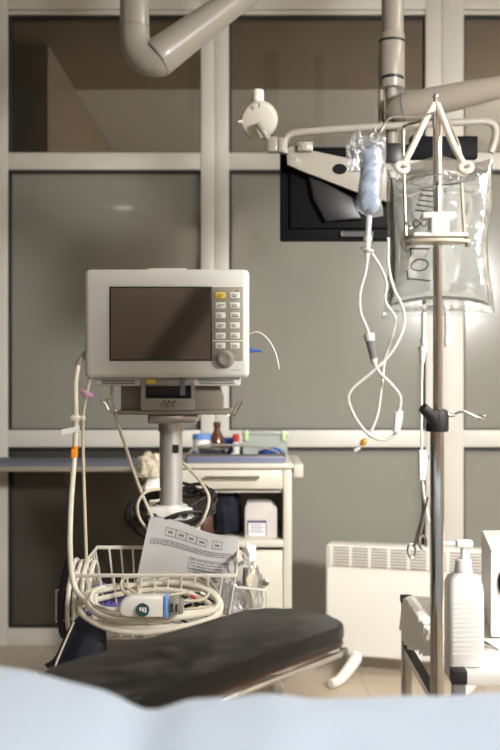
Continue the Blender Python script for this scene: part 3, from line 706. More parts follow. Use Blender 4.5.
for k in range(4): frame(.20+.115*k,.10,.315+.115*k,.21)
frame(.72,.09,.83,.21)
for k in range(5):
    uu = (.2+.115*k if k < 4 else .72)+.03; mark(e,uu,.14,uu+.05+.01*(k%2),.17)
rr = random.Random(4)
for r in range(3):
    u_ = .06
    while u_ < .93:
        L = .01+rr.random()*.035; mark(e, u_, .262+r*.028, min(u_+L,.95), .277+r*.028); u_ += L+.009
for r in range(7):
    u_ = .52
    while u_ < .90:
        L = .01+rr.random()*.05; mark(e, u_, .42+r*.04, min(u_+L,.92), .433+r*.04); u_ += L+.012
frame(.50,.40,.93,.56)
part('print', e, M['inkg'], pch, 'small grey print and boxes')
# clear bag with tubing at the right end of the basket
pk = thing('clear_supply_bag', 'clear crumpled bag of tubing at the right end of the basket', 'bag', at(247,600,2.1))
part('film', crumple((at(247,594,2.10).x,2.10,.63), .030,.030,.066, 15, .35), M['film'], pk)
part('neck', crumple((at(249,559,2.10).x,2.10,.703), .015,.015,.022, 17, .35), M['label'], pk, 'white gathered neck')
o = MB()
for k in range(5):
    o.tube([at(250+k*1.2,566+k,2.09), at(253-k*1.6,580,2.085-.004*k), at(246+k*1.5,592+k,2.08), at(240+k*3.2,607,2.085)], .0028, 8, 5)
part('tubing', o, M['cable'], pk, 'yellowish tubing')
part('dark_stopper', MB().tube([at(246,568,2.075), at(244.5,585,2.075)], [.006,.0045], 10, 1), M['inkg'], pk)
pk2 = crumple((at(233,600,2.11).x,2.10,.605), .03,.03,.045, 25, .4)
tag(pk2.build('clear_wrapper', M['pouchfilm']), 'crumpled clear wrapper in the basket below the printed pouch', 'wrapper')
# navy cuff hanging under the basket's left corner
cf = thing('blood_pressure_cuff', 'navy blood pressure cuff hanging below the left basket corner', 'cuff', at(75,640,1.96))
def cuff(u, v):
    a, b_, c_, d_ = at(79,618,1.98), at(104,634,1.98), at(112,668,1.92), at(42,672,1.90)
    p = (a*(1-u)+b_*u)*(1-v)+(d_*(1-u)+c_*u)*v
    return p+Vector((0, -.02*math.sin(v*PI)+.010*math.sin(u*8+v*2), .008*math.sin(v*7)))
part('fabric', MB().grid(cuff, 18, 18, .012, (0,1,.2)), M['navy'], cf)
part('label_tab', MB().prism([at(36,669,1.893),at(45,666,1.893),at(51,679,1.893),at(42,683,1.893)], (0,.006,0), .001), M['greyl'], cf, 'grey tab')
part('red_tag', MB().box(at(98,645,1.955),(.012,.006,.008),.002,Matrix.Rotation(.5,3,'Y')), M['red'], cf, 'red tag')
part('cord', MB().tube([at(74,622,1.955), at(66,640,1.93), at(56,664,1.88), at(50,684,1.86), at(49,694,1.86)], .0021, 8, 5), M['cable'], cf, 'thin beige cord')

# ------------------------------------------------------------------ left pendant arm from the ceiling
PYa = 2.6
pa = thing('pendant_arm', 'beige jointed pendant arm hanging from ceiling at upper left', 'pendant arm', at(134,0,PYa)+Vector((0,0,.6)))
a0 = at(134.5,27,PYa)
part('column', MB().cyl(a0, (a0.x,PYa,RH-.002), .038, seg=36), M['pend'], pa)
part('seam_ring', MB().cyl(at(134.5,28.5,PYa), at(134.5,26,PYa), .0395, seg=36), M['pendd'], pa)
part('elbow', MB().tube([at(134.5,28,PYa), at(135,40,PYa), at(138.5,50,PYa), at(147,57,PYa), at(157,58.5,PYa), at(163,57,PYa)], [.038,.0395,.042,.045,.047,.047], 28, 6), M['pend'], pa)
ax0, ax1 = at(156,59,PYa), at(286,-36,PYa+.08)
ar = part('arm', MB().lathe(ax0, [(.040,-.006),(.049,.0),(.051,.006),(.049,.03),(.044,.13),(.037,.26),(.038,(ax1-ax0).length)], 36, ax1-ax0), M['pend'], pa)
part('arm_seam', MB().lathe(ax0, [(.0500,-.004),(.0510,-.002),(.0500,.001)], 36, ax1-ax0), M['inkg'], pa)
dd = (ax1-ax0).normalized()
part('upper_joint', MB().cyl(ax1-dd*.02, ax1+Vector((.02,.02,.12)), .045, seg=28), M['pend'], pa)
part('upper_column', MB().cyl(ax1+Vector((.02,.02,.10)), (ax1.x+.02,ax1.y+.02,RH-.002), .04, seg=28), M['pend'], pa)
part('bolt', MB().cyl(at(124.5,2,2.563),at(124.5,2,2.572),.004), M['inkg'], pa)

# ------------------------------------------------------------------ overhead monitor on its pendant
OY = 2.64
pn = thing('monitor_pendant', 'taupe ceiling column with tapered arm carrying the overhead monitor', 'pendant arm', at(391,0,OY)+Vector((0,0,.2)))
cxx = at(391.5,0,OY).x
def oz(py): return at(0,py,OY).z
part('column', MB().cyl((cxx+.003,OY,oz(35)),(cxx+.003,OY,RH-.002),.029,seg=32), M['pendd'], pn)
blk = part('joint_block', MB().cyl((cxx,OY,oz(89)),(cxx,OY,oz(34)),.0345,seg=36,bevel=.003), M['pendd'], pn)
part('dark_band', MB().cyl((cxx,OY,oz(43.5)),(cxx,OY,oz(41)),.0350,seg=36), M['black'], pn, 'black band')
part('dark_band', MB().tube([(cxx+.0335*math.sin(a),OY-.0335*math.cos(a),oz(81)+.010*math.cos(a)-.004) for a in [-.95+.19*k for k in range(11)]], .0042, 8, 2), M['black'], pn, 'curved black band')
part('drop_tube', MB().cyl((cxx,OY,oz(152)),(cxx,OY,oz(88)),.0155,seg=24), M['pendd'], pn)
part('drop_tube', MB().cyl((cxx-.026,OY+.01,oz(128)),(cxx-.026,OY+.01,oz(88)),.008,seg=16), M['pendd'], pn)
j0, j1 = at(404,108,OY-.03), at(560,74,OY-.15)
part('arm', MB().lathe(j0, [(0,-.05),(.02,-.045),(.034,-.025),(.0395,0),(.0385,.03),(.034,.16),(.027,.26),(.024,(j1-j0).length)], 36, j1-j0), M['pendd'], pn)
part('arm_seam', MB().lathe(j0, [(.0396,-.003),(.0402,-.001),(.0396,.001)], 36, j1-j0), M['inkg'], pn)
part('far_column', MB().cyl(j1+Vector((0,0,-.04)),(j1.x,j1.y,RH-.002),.035,seg=28), M['pendd'], pn)

om = thing('overhead_monitor', 'black flat monitor seen from behind in a beige frame at top', 'monitor', at(387,240,OY))
mY = 2.66
def op(px, py, y=mY): return at(px,py,OY)+Vector((0,y-OY,0))
CASE = M['blackm']
part('case', MB().bb(op(280.5,239),op(402,144,mY+.04),.005).bb(op(290,228,mY-.012),op(396,150,mY+.01),.006), CASE, om)
o = MB().prism([op(308,176,mY-.032),op(318,179,mY-.032),op(352,198,mY-.032),op(362,220,mY-.032),op(325,222,mY-.032),op(313,200,mY-.032)], (0,.03,0), .006)
part('back_bulge', o, M['black'], om)
v_ = MB()
for k in range(16): v_.bb(op(312+k*2.5,143.8,mY-.013),op(313.3+k*2.5,147,mY-.011))
for k in range(12): v_.bb(op(345+k*2.6,236,mY-.013),op(341.3+k*2.6,231,mY-.011))
part('vents', v_, M['inkg'], om)
fY = 2.60
part('tube_frame', MB().tube([op(284,157,fY),op(284,146,fY),op(287,140,fY),op(296,136.5,fY),op(330,133.5,fY),op(400,129,fY),op(470,125.5,fY),op(484,126,fY),op(491,131,fY),op(491.5,142,fY),op(487,156,fY)], .0095, 12, 6), M['pend'], om, 'beige bent tube frame')
yp = [(286,152),(291,148),(300,151.5),(348,161),(392,165),(400,168),(400,205),(392,206),(350,192),(300,172.5),(287,167)]
part('yoke_plate', MB().prism([op(px,py,mY-.05) for px,py in yp], (0,.012,0), .002), M['pend'], om, 'beige yoke plate')
part('plate_hole', MB().lathe(op(338.5,171.5,mY-.0512), [(0,0),(.0165,0),(.0165,.003),(0,.003)], 28, (0,1,0), sx=1.15, sy=.85), M['blackm'], om)
part('pivot_knob', MB().cyl(op(304,150,mY-.07),op(304,150,mY-.02),.013,seg=20,bevel=.003).bb(op(297,155,mY-.066),op(312,145,mY-.04),.004), M['pend'], om)
part('neck_mount', MB().bb(op(383,166,mY-.06),op(400,146,mY-.01),.004), M['black'], om)
part('mount_bar', MB().bb(op(392,153,mY-.04),op(414,146,mY-.018),.003), CASE, om)
part('mount_block', MB().bb(op(409,160,mY-.045),op(476,138,mY-.012),.004), CASE, om)
hd = thing('lamp_handle', 'round cream handle head on the left corner of the monitor frame', 'handle', op(268,150,fY))
part('clamp', MB().box(op(272,148.5,fY),(.026,.03,.04),.003).box(op(280.5,149,fY),(.016,.026,.038),.003), M['pendd'], hd)
part('stem', MB().tube([op(268,143,fY-.005),op(264,138,fY-.018),op(258,129,fY-.014)], .009, 14, 4), M['pend'], hd)
dx = Vector((-.12,-.88,-.42)).normalized(); dc = op(259,123,fY+.012)
part('disc', MB().lathe(dc-dx*.014, [(0,-.016),(.030,-.015),(.044,-.010),(.048,-.002),(.048,.016),(.044,.023),(.036,.026),(0,.027)], 40, dx), M['cream'], hd)
part('grip', MB().lathe(op(258,112,fY+.022), [(.021,0),(.018,.01),(.0155,.02),(.015,.05),(.013,.053),(0,.054)], 24, (0,0,1)), M['white'], hd)
part('nub', MB().tube([op(243,127,fY-.02),op(238.5,127.5,fY-.02)], [.004,.003], 8, 1), M['white'], hd)
part('slit', MB().box(op(258.8,113,fY-.0355),(.003,.004,.010)), M['ink'], hd)

# ------------------------------------------------------------------ IV pole
IY = 1.6
def ip(px, py, y=IY): return at(px,py,IY)+Vector((0,y-IY,0))
ix = ip(437,0).x
iv = thing('iv_pole', 'chrome IV pole with black clamp standing at right of scene', 'iv pole', (ix,IY,0))
part('lower_tube', MB().cyl((ix,IY,.05),(ix,IY,ip(0,430).z),.0112,seg=28), M['chrome'], iv)
part('upper_rod', MB().cyl((ix+.001,IY,ip(0,432).z),(ix+.001,IY,ip(0,110).z),.0075,seg=24), M['chrome'], iv)
part('finial', MB().ball(ip(435.5,96.5),.0048).cyl(ip(435.5,112),ip(435.5,97),.003,seg=12).cyl(ip(436,128),ip(436,103),.006,seg=16), M['chrome'], iv)
cl = part('clamp', MB().lathe((ix,IY,ip(0,431.5).z), [(.0175,0),(.0185,.003),(.0185,.027),(.0165,.034),(.013,.036)], 24), M['blackrub'], iv, 'black clamp')
part('lever', MB().tube([ip(431,418,IY-.02),ip(425,412,IY-.026),ip(419.5,407,IY-.03)], [.0095,.0090,.0080], 12, 3).box(ip(431,417,IY-.014),(.016,.02,.022),.004), M['blackrub'], cl)
part('hook', MB().tube([ip(444,414),ip(452,415),ip(460,412),ip(466,412),ip(472,415),ip(480,418.5),ip(484.5,418),ip(483.5,416.3),ip(478,416.8),ip(474,418.6)], .0022, 8, 5).cyl(ip(446,415),ip(455,415.5),.0045,.003,seg=12), M['steel'], iv)
# crown of four arms
for (pts, r, m) in (
    ([ip(434.5,104),ip(425,120,IY-.012),ip(410,150,IY-.03),ip(399,171,IY-.04)], .0052, 'hose'),
    ([ip(437,104),ip(442,122,IY-.012),ip(449,148,IY-.03),ip(459,171,IY-.04)], .0052, 'hose'),
    ([ip(438,105),ip(449,116,IY+.02),ip(461,134,IY+.035),ip(466,152,IY+.04),ip(466.5,200,IY+.03),ip(467,239,IY+.015)], .0026, 'steeld'),
    ([ip(433,119),ip(416,121,IY+.012),ip(408,122.5,IY+.02),ip(405.8,128,IY+.025),ip(406,175,IY+.02),ip(407,239,IY+.01)], .0024, 'steeld')):
    part('arm', MB().tube(pts, r, 10, 5), M[m], iv)
part('eye', MB().ring(ip(398,173,IY-.042), .0088, .0044, (.2,-1,.3), 10, 24, .8), M['hose'], iv)
part('eye', MB().ring(ip(460,173,IY-.042), .0088, .0044, (-.2,-1,.3), 10, 24, .8), M['hose'], iv)
part('wire_ring', MB().ring(ip(437,180,IY), .046, .0016, (0,.0,1), 8, 36), M['steel'], iv)
part('plate', MB().lathe(ip(437.5,243), [(.010,0),(.052,0),(.053,.002),(.052,.0045),(.010,.0045)], 36, (0,0,1), sy=.5), M['cable'], iv, 'beige plate')
for px in (408,467): part('bolt', MB().cyl(ip(px,247.5,IY-.004),ip(px,236,IY-.004),.0042,seg=10), M['steeld'], iv)
part('neck_block', MB().bb(ip(429,236.5,IY-.020),ip(447,218,IY+.020),.003).bb(ip(421,220,IY-.016),ip(455,213,IY+.016),.004).bb(ip(412,237.5,IY-.018),ip(466,234,IY+.018),.0015), M['white'], iv, 'white plastic block')
part('side_hook', MB().tube([ip(433,114,IY-.01),ip(415,121,IY-.025),ip(396,123,IY-.04),ip(386,125,IY-.045),ip(381,131,IY-.045),ip(377,138,IY-.045),ip(374,141,IY-.045),ip(371.5,139,IY-.045),ip(371.5,135,IY-.045)], .0022, 8, 5), M['steel'], iv)
bs = MB().cyl((ix,IY,.06),(ix,IY,.10),.03,.022,seg=24)
for k in range(4):
    a = PI/4+k*PI/2; bs.tube([(ix,IY,.075),(ix+.24*math.cos(a),IY+.24*math.sin(a),.06)], [.014,.010], 10, 1)
part('base', bs, M['chrome'], iv)
for k in range(4):
    a = PI/4+k*PI/2; q = Vector((ix+.24*math.cos(a),IY+.24*math.sin(a),0))
    part('castor', MB().cyl(q+Vector((-.011,0,.025)),q+Vector((.011,0,.025)),.025,seg=20,bevel=.004).cyl(q+Vector((0,0,.045)),q+Vector((0,0,.058)),.006), M['blackrub'], iv)

# big clear bag hung behind the pole
GY = 1.685
def gp(px, py, y=GY): return at(px,py,GY)+Vector((0,y-GY,0))
bg = thing('irrigation_bag', 'large clear fluid bag with handwriting hung on the IV pole', 'iv bag', gp(439,318))
def bagf(u, v):
    v2 = v; L = 386.5; Rr = 492.5
    if v > .78: k = (v-.78)/.22; L -= 5.5*k*k; Rr += 4.5*k*k
    if .3 < v < .82: k = math.sin((v-.3)/.52*PI); L += 1.5*k; Rr -= 5*k
    py = 162-4*u+(320-162+4*u)*v + (3.5*math.sin(u*9.5)*(1-v)**3) + (4.5*math.sin(u*PI)*-1 if v > .9 else 0)*(v-.9)*10
    p = gp(L+(Rr-L)*u, py)
    return p+Vector((0,.006*noise.noise(Vector((u*3,v*3,.5))),0))
def bagt(u, v):
    s = max(0,1-(2*u-1)**4); b_ = min(1,max(0,(.895-v)/.13)); t_ = min(1, v/.16)
    return .0315
def bagt2(u, v):
    s_ = max(0,1-(2*u-1)**6); return max(.0012, .031*s_**.6*min(1,v/.10)**.7*max(0,min(1,(.955-v)/.09))**.6)
part('pouch', MB().pillow(bagf, bagt2, 44, 50), M['film'], bg, 'clear film pouch')
def vb(u): return .872+.050*abs(2*u-1)**2.2
def flf(u, v):
    u_ = .035+.93*u; vt = .085+.012*math.sin(u*11); return bagf(u_, vt+(vb(u_)-vt)*v)
def flt(u, v):
    e_ = max(0,1-abs(2*u-1)**7)**.5*max(0,1-v**22)**.5*max(0,min(1,v/.12))**.6
    return .0006+e_*(.024+.0045*noise.noise(Vector((u*5,v*4,2))))
part('fluid', MB().pillow(flf, flt, 60, 70), M['water'], bg, 'clear fluid')
def surf(u, v): return bagf(u,v)+Vector((0,-bagt(u,v)-.0012,0))
def letter(label, *strokes):     # px,py on the bag front
    e = MB()
    for pts in strokes:
        e.tube([surf((px-387)/(491-387), (py-162)/(320-162)) for px, py in pts], .0011, 6, 4)
    part('handwriting', e, M['ink'], bg, label)
letter('handwritten letter T', [(404,273),(404.5,278),(405,282)], [(404.5,280.5),(413,281.5),(427,283)])
letter('handwritten letter O', [(413,262.5),(408.5,266),(409,271),(415,273),(422,271.5),(425,267),(422,263),(415,262),(412,263)])
letter('handwritten letter T lying sideways', [(407,250.5),(407.5,254),(408,258)], [(407.5,251),(416,251.5),(427,252)])
letter('handwritten figure 8', [(413,222),(410,226),(413,230),(418,226),(421,222),(424,226),(421,230),(417,226),(413,222)])
for k in range(5): letter('handwritten tally mark', [(412+1.5*k,213-5*k),(419,214.5-5*k),(429,217-5*k)])
for px in (424,447):
    part('port', MB().cyl(gp(px,312),gp(px,342),.0045,.0042,seg=14), M['tubing'], bg)
    part('port_cap', MB().cyl(gp(px,338),gp(px,347),.0062,.0055,seg=14,bevel=.001), M['bottle'], bg)
for px, y_ in ((398,IY-.035),(460,IY-.035)):
    part('hanger_loop', MB().tube([gp(px+2,168,GY),ip(px+1,178,(GY+y_)/2),ip(px,181,y_),ip(px-1,176,y_-.004)], .0016, 8, 5), M['tubing'], bg)
# drain line straight down from the left port
dl = thing('drain_line', 'clear drain line hanging from the large bag beside the pole', 'tubing', gp(422,480))
part('connector', MB().cyl(gp(423,347),gp(422.5,351),.0078,seg=14).cyl(gp(422.5,350),gp(422,364),.0068,.0035,seg=14), M['white'], dl, 'white connector')
part('tube', MB().tube([gp(422,362),gp(421.5,400),gp(421.5,440),gp(422,470),gp(423.5,492),gp(426,508),gp(429,522)], .0024, 10, 6), M['tubing'], dl)
rc = part('roller_clamp', MB().prism([gp(418.5,450,GY-.008),gp(425.5,450,GY-.008),gp(427,456,GY-.008),gp(425,480,GY-.008),gp(418.8,480,GY-.008)], (0,.016,0), .002), M['label'], dl, 'white roller clamp')
part('wheel', MB().cyl(gp(425.3,457,GY-.005),gp(425.3,457,GY+.005),.0056,seg=18), M['blue'], rc, 'blue roller')
hm = thing('hemostat', 'steel hemostat clipped on the drain line left of the pole', 'hemostat', gp(415,555,GY-.012))
hy_ = GY-.012
part('blade', MB().tube([gp(426.5,496,hy_),gp(423,512,hy_),gp(419,530,hy_),gp(417,538,hy_),gp(419,542,hy_)], [.0016,.0026,.0032,.003,.0022], 8, 4), M['steel'], hm)
part('blade', MB().tube([gp(427.2,497,hy_+.004),gp(422,515,hy_+.004),gp(417,533,hy_+.004),gp(414.5,542,hy_+.004),gp(413.5,544,hy_+.004)], [.0016,.0026,.0032,.003,.0022], 8, 4), M['steel'], hm)
part('finger_ring', MB().ring(gp(421.5,541.5,hy_), .0075, .0019, (.45,-1,.1), 8, 24, 1.5), M['steel'], hm)
part('finger_ring', MB().ring(gp(410.8,550,hy_+.004), .0072, .0019, (.3,-1,.1), 8, 24, 1.6), M['steel'], hm)

# small pouch with pale blue pleated content and its drip set
SY = 1.555
def sp(px, py, y=SY): return at(px,py,SY)+Vector((0,y-SY,0))
sb = thing('small_iv_pouch', 'small clear pouch with pale blue contents left of big bag', 'iv bag', sp(371,220))
def pf(u, v):
    top = [(361,137),(384,137)]; L = 361-4*v-(1.5*math.sin(v*9)); Rr = 385+2*math.sin(v*7)-3*v
    py = 136+82*v+(5*abs(2*u-1)*(-1) if v > .85 else 0)+ (6*(u-.5) if v > .6 else 0)
    return sp(L+(Rr-L)*u, py)
part('film', MB().pillow(pf, lambda u,v: .0125*max(0,1-(2*u-1)**2)**.7*max(0,math.sin(min(1,v*1.05)*PI))**.5+.0012, 16, 30), M['pouchfilm'], sb)
def inf(u, v):
    w_ = 12+10*math.sin(PI*min(1,.12+.80*v))**.8+1.2*math.sin(v*23)
    return sp(371.5-1.5*v+w_*(u-.5)+1.2*math.sin(v*8), 147+64*v+2*math.sin(u*7+v*3))
part('contents', MB().pillow(inf, lambda u,v: (.0085+.0016*math.sin(v*26+3*u))*max(0,1-(2*u-1)**2)**.6*max(0,math.sin(v*PI))**.45+.0006, 16, 44), M['bluefluid'], sb, 'pale blue contents')
part('hanger', MB().ring(sp(374.5,137.5), .0065, .0015, (0,-1,0), 8, 20), M['tubing'], sb)
part('neck', MB().cyl(sp(369,216),sp(368,236),.0046,.004,seg=12).cyl(sp(368,236),sp(367.5,241),.0066,seg=12), M['tubing'], sb)
sb2 = crumple(at(356,158,1.60), .013,.010,.040, 33, .4)
tag(sb2.build('folded_tubing_pack', M['pouchfilm']), 'crumpled clear tubing pack hanging behind the small blue pouch', 'wrapper')
ds = thing('drip_set', 'clear drip set with chamber looping below the small pouch', 'tubing', sp(375,440))
part('spike', MB().cyl(sp(367.5,241),sp(367.5,249),.0055,.004,seg=12).cyl(sp(367.5,249),sp(367,251),.0105,seg=16).cyl(sp(367,254),sp(367,260),.004,.003,seg=12).cyl(sp(367,251),sp(367,255),.005,seg=12), M['tubing'], ds)
TR = .0024
part('tube', MB().tube([sp(367,259),sp(365.5,272),sp(360,293),sp(360.5,312),sp(366,326),sp(369,334)], TR, 10, 6), M['tubing'], ds)
ch = part('chamber', MB().cyl(sp(369.5,338),sp(374,360),.0075,.0055,seg=18), M['chamber'], ds, 'smoky drip chamber')
part('chamber_cap', MB().cyl(sp(368.8,333.5),sp(369.8,341),.0085,seg=18,bevel=.001), M['bottle'], ch)
part('chamber_tip', MB().cyl(sp(373.3,359),sp(374.8,364.5),.0066,.004,seg=16), M['bottle'], ch)
part('tube', MB().tube([sp(374.8,364),sp(380,373),sp(392,385),sp(400,396),sp(400,407),sp(398.5,412)], TR, 10, 6), M['tubing'], ds)
part('slide_clamp', MB().prism([sp(394.8,412,SY-.008),sp(402.5,411,SY-.008),sp(402,420,SY-.008),sp(398.5,434,SY-.008),sp(393,432,SY-.008)], (0,.014,0), .002), M['label'], ds, 'white slide clamp')
part('tube', MB().tube([sp(396,433),sp(389,438.5),sp(379,439.5),sp(367,433),sp(355,417),sp(348.5,400),sp(352,389),sp(367,376),sp(385,360),sp(397,343),sp(405,325,SY+.01),sp(405,308,SY+.02),sp(396,285,SY+.03),sp(391,262,SY+.03),sp(391,235,SY+.03)], TR, 10, 6), M['tubing'], ds)
e2 = thing('extension_line', 'clear extension line with orange tip hanging below small pouch', 'tubing', sp(362,450))
part('tube', MB().tube([sp(372,250,SY+.02),sp(383,265,SY+.03),sp(389,282,SY+.03),sp(388,300,SY+.03),sp(398,318,SY+.025),sp(393,338,SY+.015),sp(386,358,SY+.012),sp(382.5,385,SY+.01),sp(378,415,SY+.008),sp(369,437,SY+.006)], TR, 10, 6), M['tubing'], e2)
part('orange_tip', MB().lathe(sp(367,439,SY+.006), [(.002,0),(.0052,.005),(.0048,.010),(.0025,.014)], 12, sp(360,447.5)-sp(367,439)), mat('amber orange plastic', (.75,.40,.08), .45), e2, 'amber orange tip')
part('end_cap', MB().cyl(sp(360.5,447.5,SY+.006),sp(355,451,SY+.006),.003,seg=10), M['label'], e2)

# ------------------------------------------------------------------ small trolley at right with its load
tz = .58; tx = .352; tyf, tyb = 1.69, 2.25; txr = .92
tt = thing('side_trolley', 'white topped steel trolley with black corner caps at lower right', 'trolley', ((tx+txr)/2,(tyf+tyb)/2,0))
h = .011
o = MB()
for (a, b_) in (((tx,tyf),(tx,tyb)),((txr,tyf),(txr,tyb)),((tx,tyf),(txr,tyf)),((tx,tyb),(txr,tyb))):
    o.bb((a[0]-h,a[1]-h,tz-2*h),(b_[0]+h,b_[1]+h,tz),.002)
part('top_frame', o, M['white'], tt)
for x_ in (tx,txr):
    for y_ in (tyf,tyb):
        part('leg', MB().bb((x_-h,y_-h,.03),(x_+h,y_+h,tz-2*h),.002), M['steel'], tt)
        part('corner_cap', MB().bb((x_-h-.002,y_-h-.002,tz-.02 if y_ == tyf else tz-.012),(x_+h+.002,y_+h+.002,tz+.004),.002), M['blackrub'], tt, 'black corner cap')
        part('foot', MB().cyl((x_,y_,0),(x_,y_,.032),.014,seg=16), M['blackrub'], tt)
part('top_panel', MB().bb((tx+h,tyf+h,tz-.016),(txr-h,tyb-h,tz-.002),.001), M['white'], tt)
for x_ in (tx,txr): part('side_rail', MB().bb((x_-h*.8,tyf+h,.455),(x_+h*.8,tyb-h,.47),.001), M['steel'], tt)
part('rail_strip', MB().bb((tx-h*.75,tyf+h,.4702),(tx+h*.75,tyb-h,.476)), M['blackrub'], tt, 'black rail strip')
part('lower_shelf', MB().bb((tx,tyf,.20),(txr,tyb,.215),.002), M['white'], tt)
# pump bottle
bx, by = .3705, 1.738
pb = thing('pump_bottle', 'white square pump bottle standing on the trolley', 'bottle', (bx,by,tz))
z0 = tz+.0005
o = MB(); prof = [(0,.028,.006),(.004,.031,.010),(.118,.031,.010),(.137,.030,.012),(.150,.025,.014),(.157,.015,.0149),(.159,.0135,.0134)]
rings = []
for zz, hw, rc_ in prof:
    R_ = []
    for q in range(4):
        a0_ = q*PI/2; sx_, sy_ = [(1,1),(-1,1),(-1,-1),(1,-1)][q]
        for k in range(5):
            a = a0_+k*PI/8; R_.append(o.bm.verts.new((bx+sx_*(hw-rc_)+rc_*math.cos(a), by+sy_*(hw-rc_)+rc_*math.sin(a), z0+zz)))
    rings.append(R_)
for A, B in zip(rings, rings[1:]):
    for k in range(20): o.bm.faces.new((A[k],A[(k+1)%20],B[(k+1)%20],B[k]))
o.bm.faces.new(rings[0][::-1]); o.bm.faces.new(rings[-1])
part('body', o, M['bottle'], pb)
o = MB()
for k in range(12): o.bb((bx-.024,by-.0318,z0+.022+k*.008),(bx+.020-.004*(k%3),by-.0308,z0+.0232+k*.008))
part('embossed_scale', o, M['white'], pb)
pu = part('pump', MB().cyl((bx,by,z0+.158),(bx,by,z0+.180),.0155,.0135,seg=24,bevel=.001).cyl((bx,by,z0+.179),(bx,by,z0+.203),.0045,seg=14), M['bottle'], pb)
part('nozzle', MB().bb((bx-.013,by-.009,z0+.200),(bx+.016,by+.009,z0+.213),.003).bb((bx-.042,by-.005,z0+.204),(bx-.010,by+.005,z0+.210),.002), M['bottle'], pu)
# white box with dark blue handle
wb = thing('equipment_case', 'white case with dark blue oval grip at right edge', 'case', (.60,2.02,tz-.002))
o = MB(); o.prism([(.458,1.90,z0),(.80,1.90,z0),(.80,2.16,z0),(.50,2.16,z0)], (0,0,.165), .006)
part('shell', o, M['white'], wb)
part('grip', MB().lathe((.487,1.9005,z0+.105), [(0,.0),(.026,.0),(.03,-.004),(.022,-.010),(.012,-.006),(0,-.005)], 30, (0.0,1,0), sx=.55, sy=1.0), M['navy'], wb, 'dark blue oval grip')
tag(MB().tube([(.414,1.86,z0+.004),(.432,1.835,z0+.005),(.448,1.80,z0+.004)], [.002,.006,.0012], 10, 4, flat=.5).build('scissors_blade', M['steel']), 'pointed steel instrument on the trolley beside white case', 'instrument')
# gauze on the rail
def rail_cloth(y0, y1, down, ph, nf):
    prof = [(-.024,-1),(-.022,-.6),(-.019,-.25),(-.014,.03),(0,.10),(.014,.04),(.018,-.12),(.019,-.3)]
    def f(u, v):
        i = min(len(prof)-2, int(v*(len(prof)-1))); t_ = v*(len(prof)-1)-i
        a, b_ = prof[i], prof[i+1]; px_ = a[0]*(1-t_)+b_[0]*t_; pz = a[1]*(1-t_)+b_[1]*t_
        hang = max(0, 1-v*2.2)
        w_ = math.sin(u*nf+ph+.8*math.sin(u*nf*.37))
        z_ = (pz*down*(1+.25*math.sin(u*5+ph)) if pz < 0 else pz*.07)
        return Vector((tx+px_*.8-.006*w_*(.3+hang)+.003, y0+(y1-y0)*u+.012*hang*math.sin(u*nf*.5+ph)-.01*hang, tz+.004+z_+.003*w_*(1-hang)))
    return MB().grid(f, 70, 28, .0025, (-.5,0,.6))
tag(rail_cloth(2.205, 1.955, .062, 0, 46).build('gauze_strips', M['gauze'], None, 80), 'white gauze draped in folds over the far end of the trolley rail', 'gauze')
tag(rail_cloth(1.945, 1.80, .036, 2, 26).build('gauze_strips', M['gauze'], None, 80), 'shorter white gauze folded over the trolley rail nearest the pole', 'gauze')

# ------------------------------------------------------------------ operating table with draped sheet, armboard
ot = thing('operating_table', 'operating table under pale blue drape across the bottom foreground', 'table', (0,.6,0))
part('tabletop', MB().bb((-1.0,.36,.68),(1.0,.90,.74),.01), M['black'], ot)
part('column', MB().bb((-.2,.45,.08),(.2,.80,.68),.02), M['steel'], ot)
part('foot', MB().bb((-.45,.40,.0),(.45,.86,.085),.02), M['steel'], ot)
def shz(x, y):
    s = lambda a, b_, t_: max(0,min(1,(t_-a)/(b_-a)))
    sm = lambda t_: t_*t_*(3-2*t_)
    z = .800
    z += .030*sm(1-s(-.235,-.085,x))                       # bulge on the left
    z -= .014*math.exp(-((x+.088)/.028)**2)
    z += .006*noise.noise(Vector((x*6,y*6,1)))+.003*noise.noise(Vector((x*17,y*13,4)))
    z += .004*math.exp(-((x-.02)/.03)**2)
    return z
def shf(u, v):
    x = -1.05+2.1*u
    L = [(.33,-.20),(.33,-.03),(.36,0),(.50,0),(.62,.0),(.74,.0),(.84,0),(.885,-.004),(.915,-.03),(.93,-.10),(.935,-.25)]
    k = v*(len(L)-1); i = min(len(L)-2, int(k)); t_ = k-i
    y = L[i][0]*(1-t_)+L[i+1][0]*t_; dz = L[i][1]*(1-t_)+L[i+1][1]*t_
    fold = .012*math.sin(x*17)+.008*math.sin(x*31+1)
    return Vector((x, y+(fold*min(1,-dz*6) if dz < -.05 else 0), shz(x,y)+dz))
dp = tag(MB().grid(shf, 180, 60, .004, (0,0,-1)).build('surgical_drape', M['sheet'], None, 60), 'pale blue surgical drape spread over the operating table', 'drape')
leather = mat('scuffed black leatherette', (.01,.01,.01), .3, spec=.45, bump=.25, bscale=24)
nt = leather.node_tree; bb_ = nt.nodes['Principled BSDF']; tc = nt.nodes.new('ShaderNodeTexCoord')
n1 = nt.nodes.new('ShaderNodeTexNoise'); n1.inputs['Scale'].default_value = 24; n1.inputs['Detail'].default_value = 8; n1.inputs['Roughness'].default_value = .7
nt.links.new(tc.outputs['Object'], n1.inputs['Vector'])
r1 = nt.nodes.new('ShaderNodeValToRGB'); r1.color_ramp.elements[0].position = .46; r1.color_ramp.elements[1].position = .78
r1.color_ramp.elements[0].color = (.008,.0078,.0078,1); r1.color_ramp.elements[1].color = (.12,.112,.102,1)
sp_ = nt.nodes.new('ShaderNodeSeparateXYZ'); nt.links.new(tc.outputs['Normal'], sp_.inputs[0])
mu = nt.nodes.new('ShaderNodeMath'); mu.operation = 'MULTIPLY'; mu.use_clamp = True
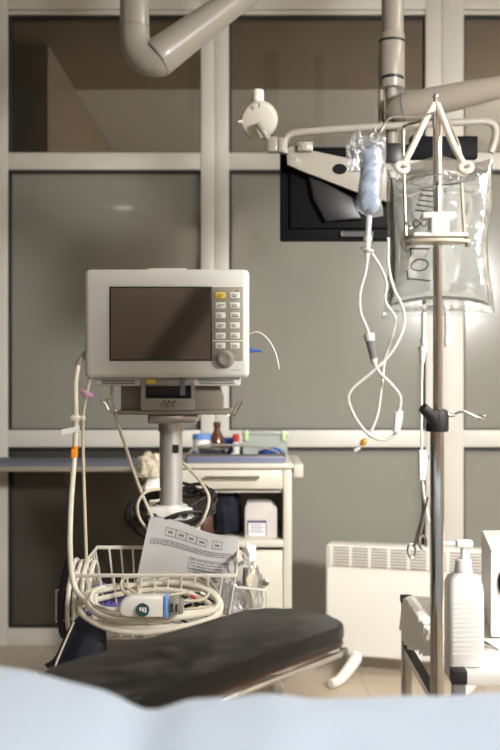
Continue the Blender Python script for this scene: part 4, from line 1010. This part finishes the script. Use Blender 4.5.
nt.links.new(n1.outputs['Fac'], mu.inputs[0]); nt.links.new(sp_.outputs['Z'], mu.inputs[1]); nt.links.new(mu.outputs[0], r1.inputs['Fac']); nt.links.new(r1.outputs['Color'], bb_.inputs['Base Color'])
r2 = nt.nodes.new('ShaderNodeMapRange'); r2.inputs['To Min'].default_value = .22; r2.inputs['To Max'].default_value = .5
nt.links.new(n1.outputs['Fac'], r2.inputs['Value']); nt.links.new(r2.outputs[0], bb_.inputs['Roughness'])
ab = thing('armboard', 'black padded armboard reaching out from the operating table', 'armboard', (-.06,1.28,.68))
ux = Vector((.6235,.782,0)); uy = Vector((-.782,.6235,0)); A0 = Vector((-.193,1.118,0))
def ap(s_, t_, z): return A0+ux*s_+uy*t_+Vector((0,0,z))
def outline(w, l0, l1, rc_, z, nn=7):
    pts = []
    for (cs, ct_, a0_) in ((l1-rc_, w/2-rc_, 0),(l0+rc_, w/2-rc_, PI/2),(l0+rc_, -w/2+rc_, PI),(l1-rc_, -w/2+rc_, 1.5*PI)):
        for k in range(nn):
            a = a0_+k/(nn-1)*PI/2; pts.append(ap(cs+rc_*math.cos(a), ct_+rc_*math.sin(a), z))
    return pts
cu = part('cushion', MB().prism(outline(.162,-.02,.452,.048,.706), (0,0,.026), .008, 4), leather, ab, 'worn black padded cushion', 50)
part('edging', MB().prism(outline(.160,-.018,.450,.046,.7005), (0,0,.0053), .001), M['redbrown'], ab, 'dark red brown edging')
part('base_plate', MB().prism(outline(.140,-.01,.440,.04,.696), (0,0,.0043), .001), M['steel'], ab)
for s_ in (-1,1):
    r0, r1 = ap(.0,s_*.076,.6905), ap(.425,s_*.076,.6905)
    part('rail', MB().cyl(r0, r1, .0045, seg=12), M['chrome'], ab, 'chrome rail')
part('end_clip', MB().box(ap(.425,-.076,.691),(.012,.012,.012),.002), M['steel'], ab)
part('mount_bar', MB().tube([ap(.06,0,.685), Vector((-.17,.98,.685)), Vector((-.17,.88,.67))], .010, 12, 3), M['steel'], ab)

# ------------------------------------------------------------------ world, camera
w = bpy.data.worlds.new('World'); bpy.context.scene.world = w; w.use_nodes = True
w.node_tree.nodes['Background'].inputs[0].default_value = (1,.92,.82,1); w.node_tree.nodes['Background'].inputs[1].default_value = .02
cd = bpy.data.cameras.new('Camera'); cam = bpy.data.objects.new('Camera', cd); C.objects.link(cam)
cam.location = (0,0,EYE); cam.rotation_euler = (PI/2,0,0)
cd.sensor_fit = 'HORIZONTAL'; cd.sensor_width = 24; cd.lens = 48; cd.clip_start = .02
cd.dof.use_dof = True; cd.dof.focus_distance = 2.0; cd.dof.aperture_fstop = 4.0
sc = bpy.context.scene; sc.camera = cam
vs = sc.view_settings; vs.view_transform = 'Standard'; vs.look = 'None'; vs.gamma = 1; vs.exposure = 0.74; vs.use_curve_mapping = False
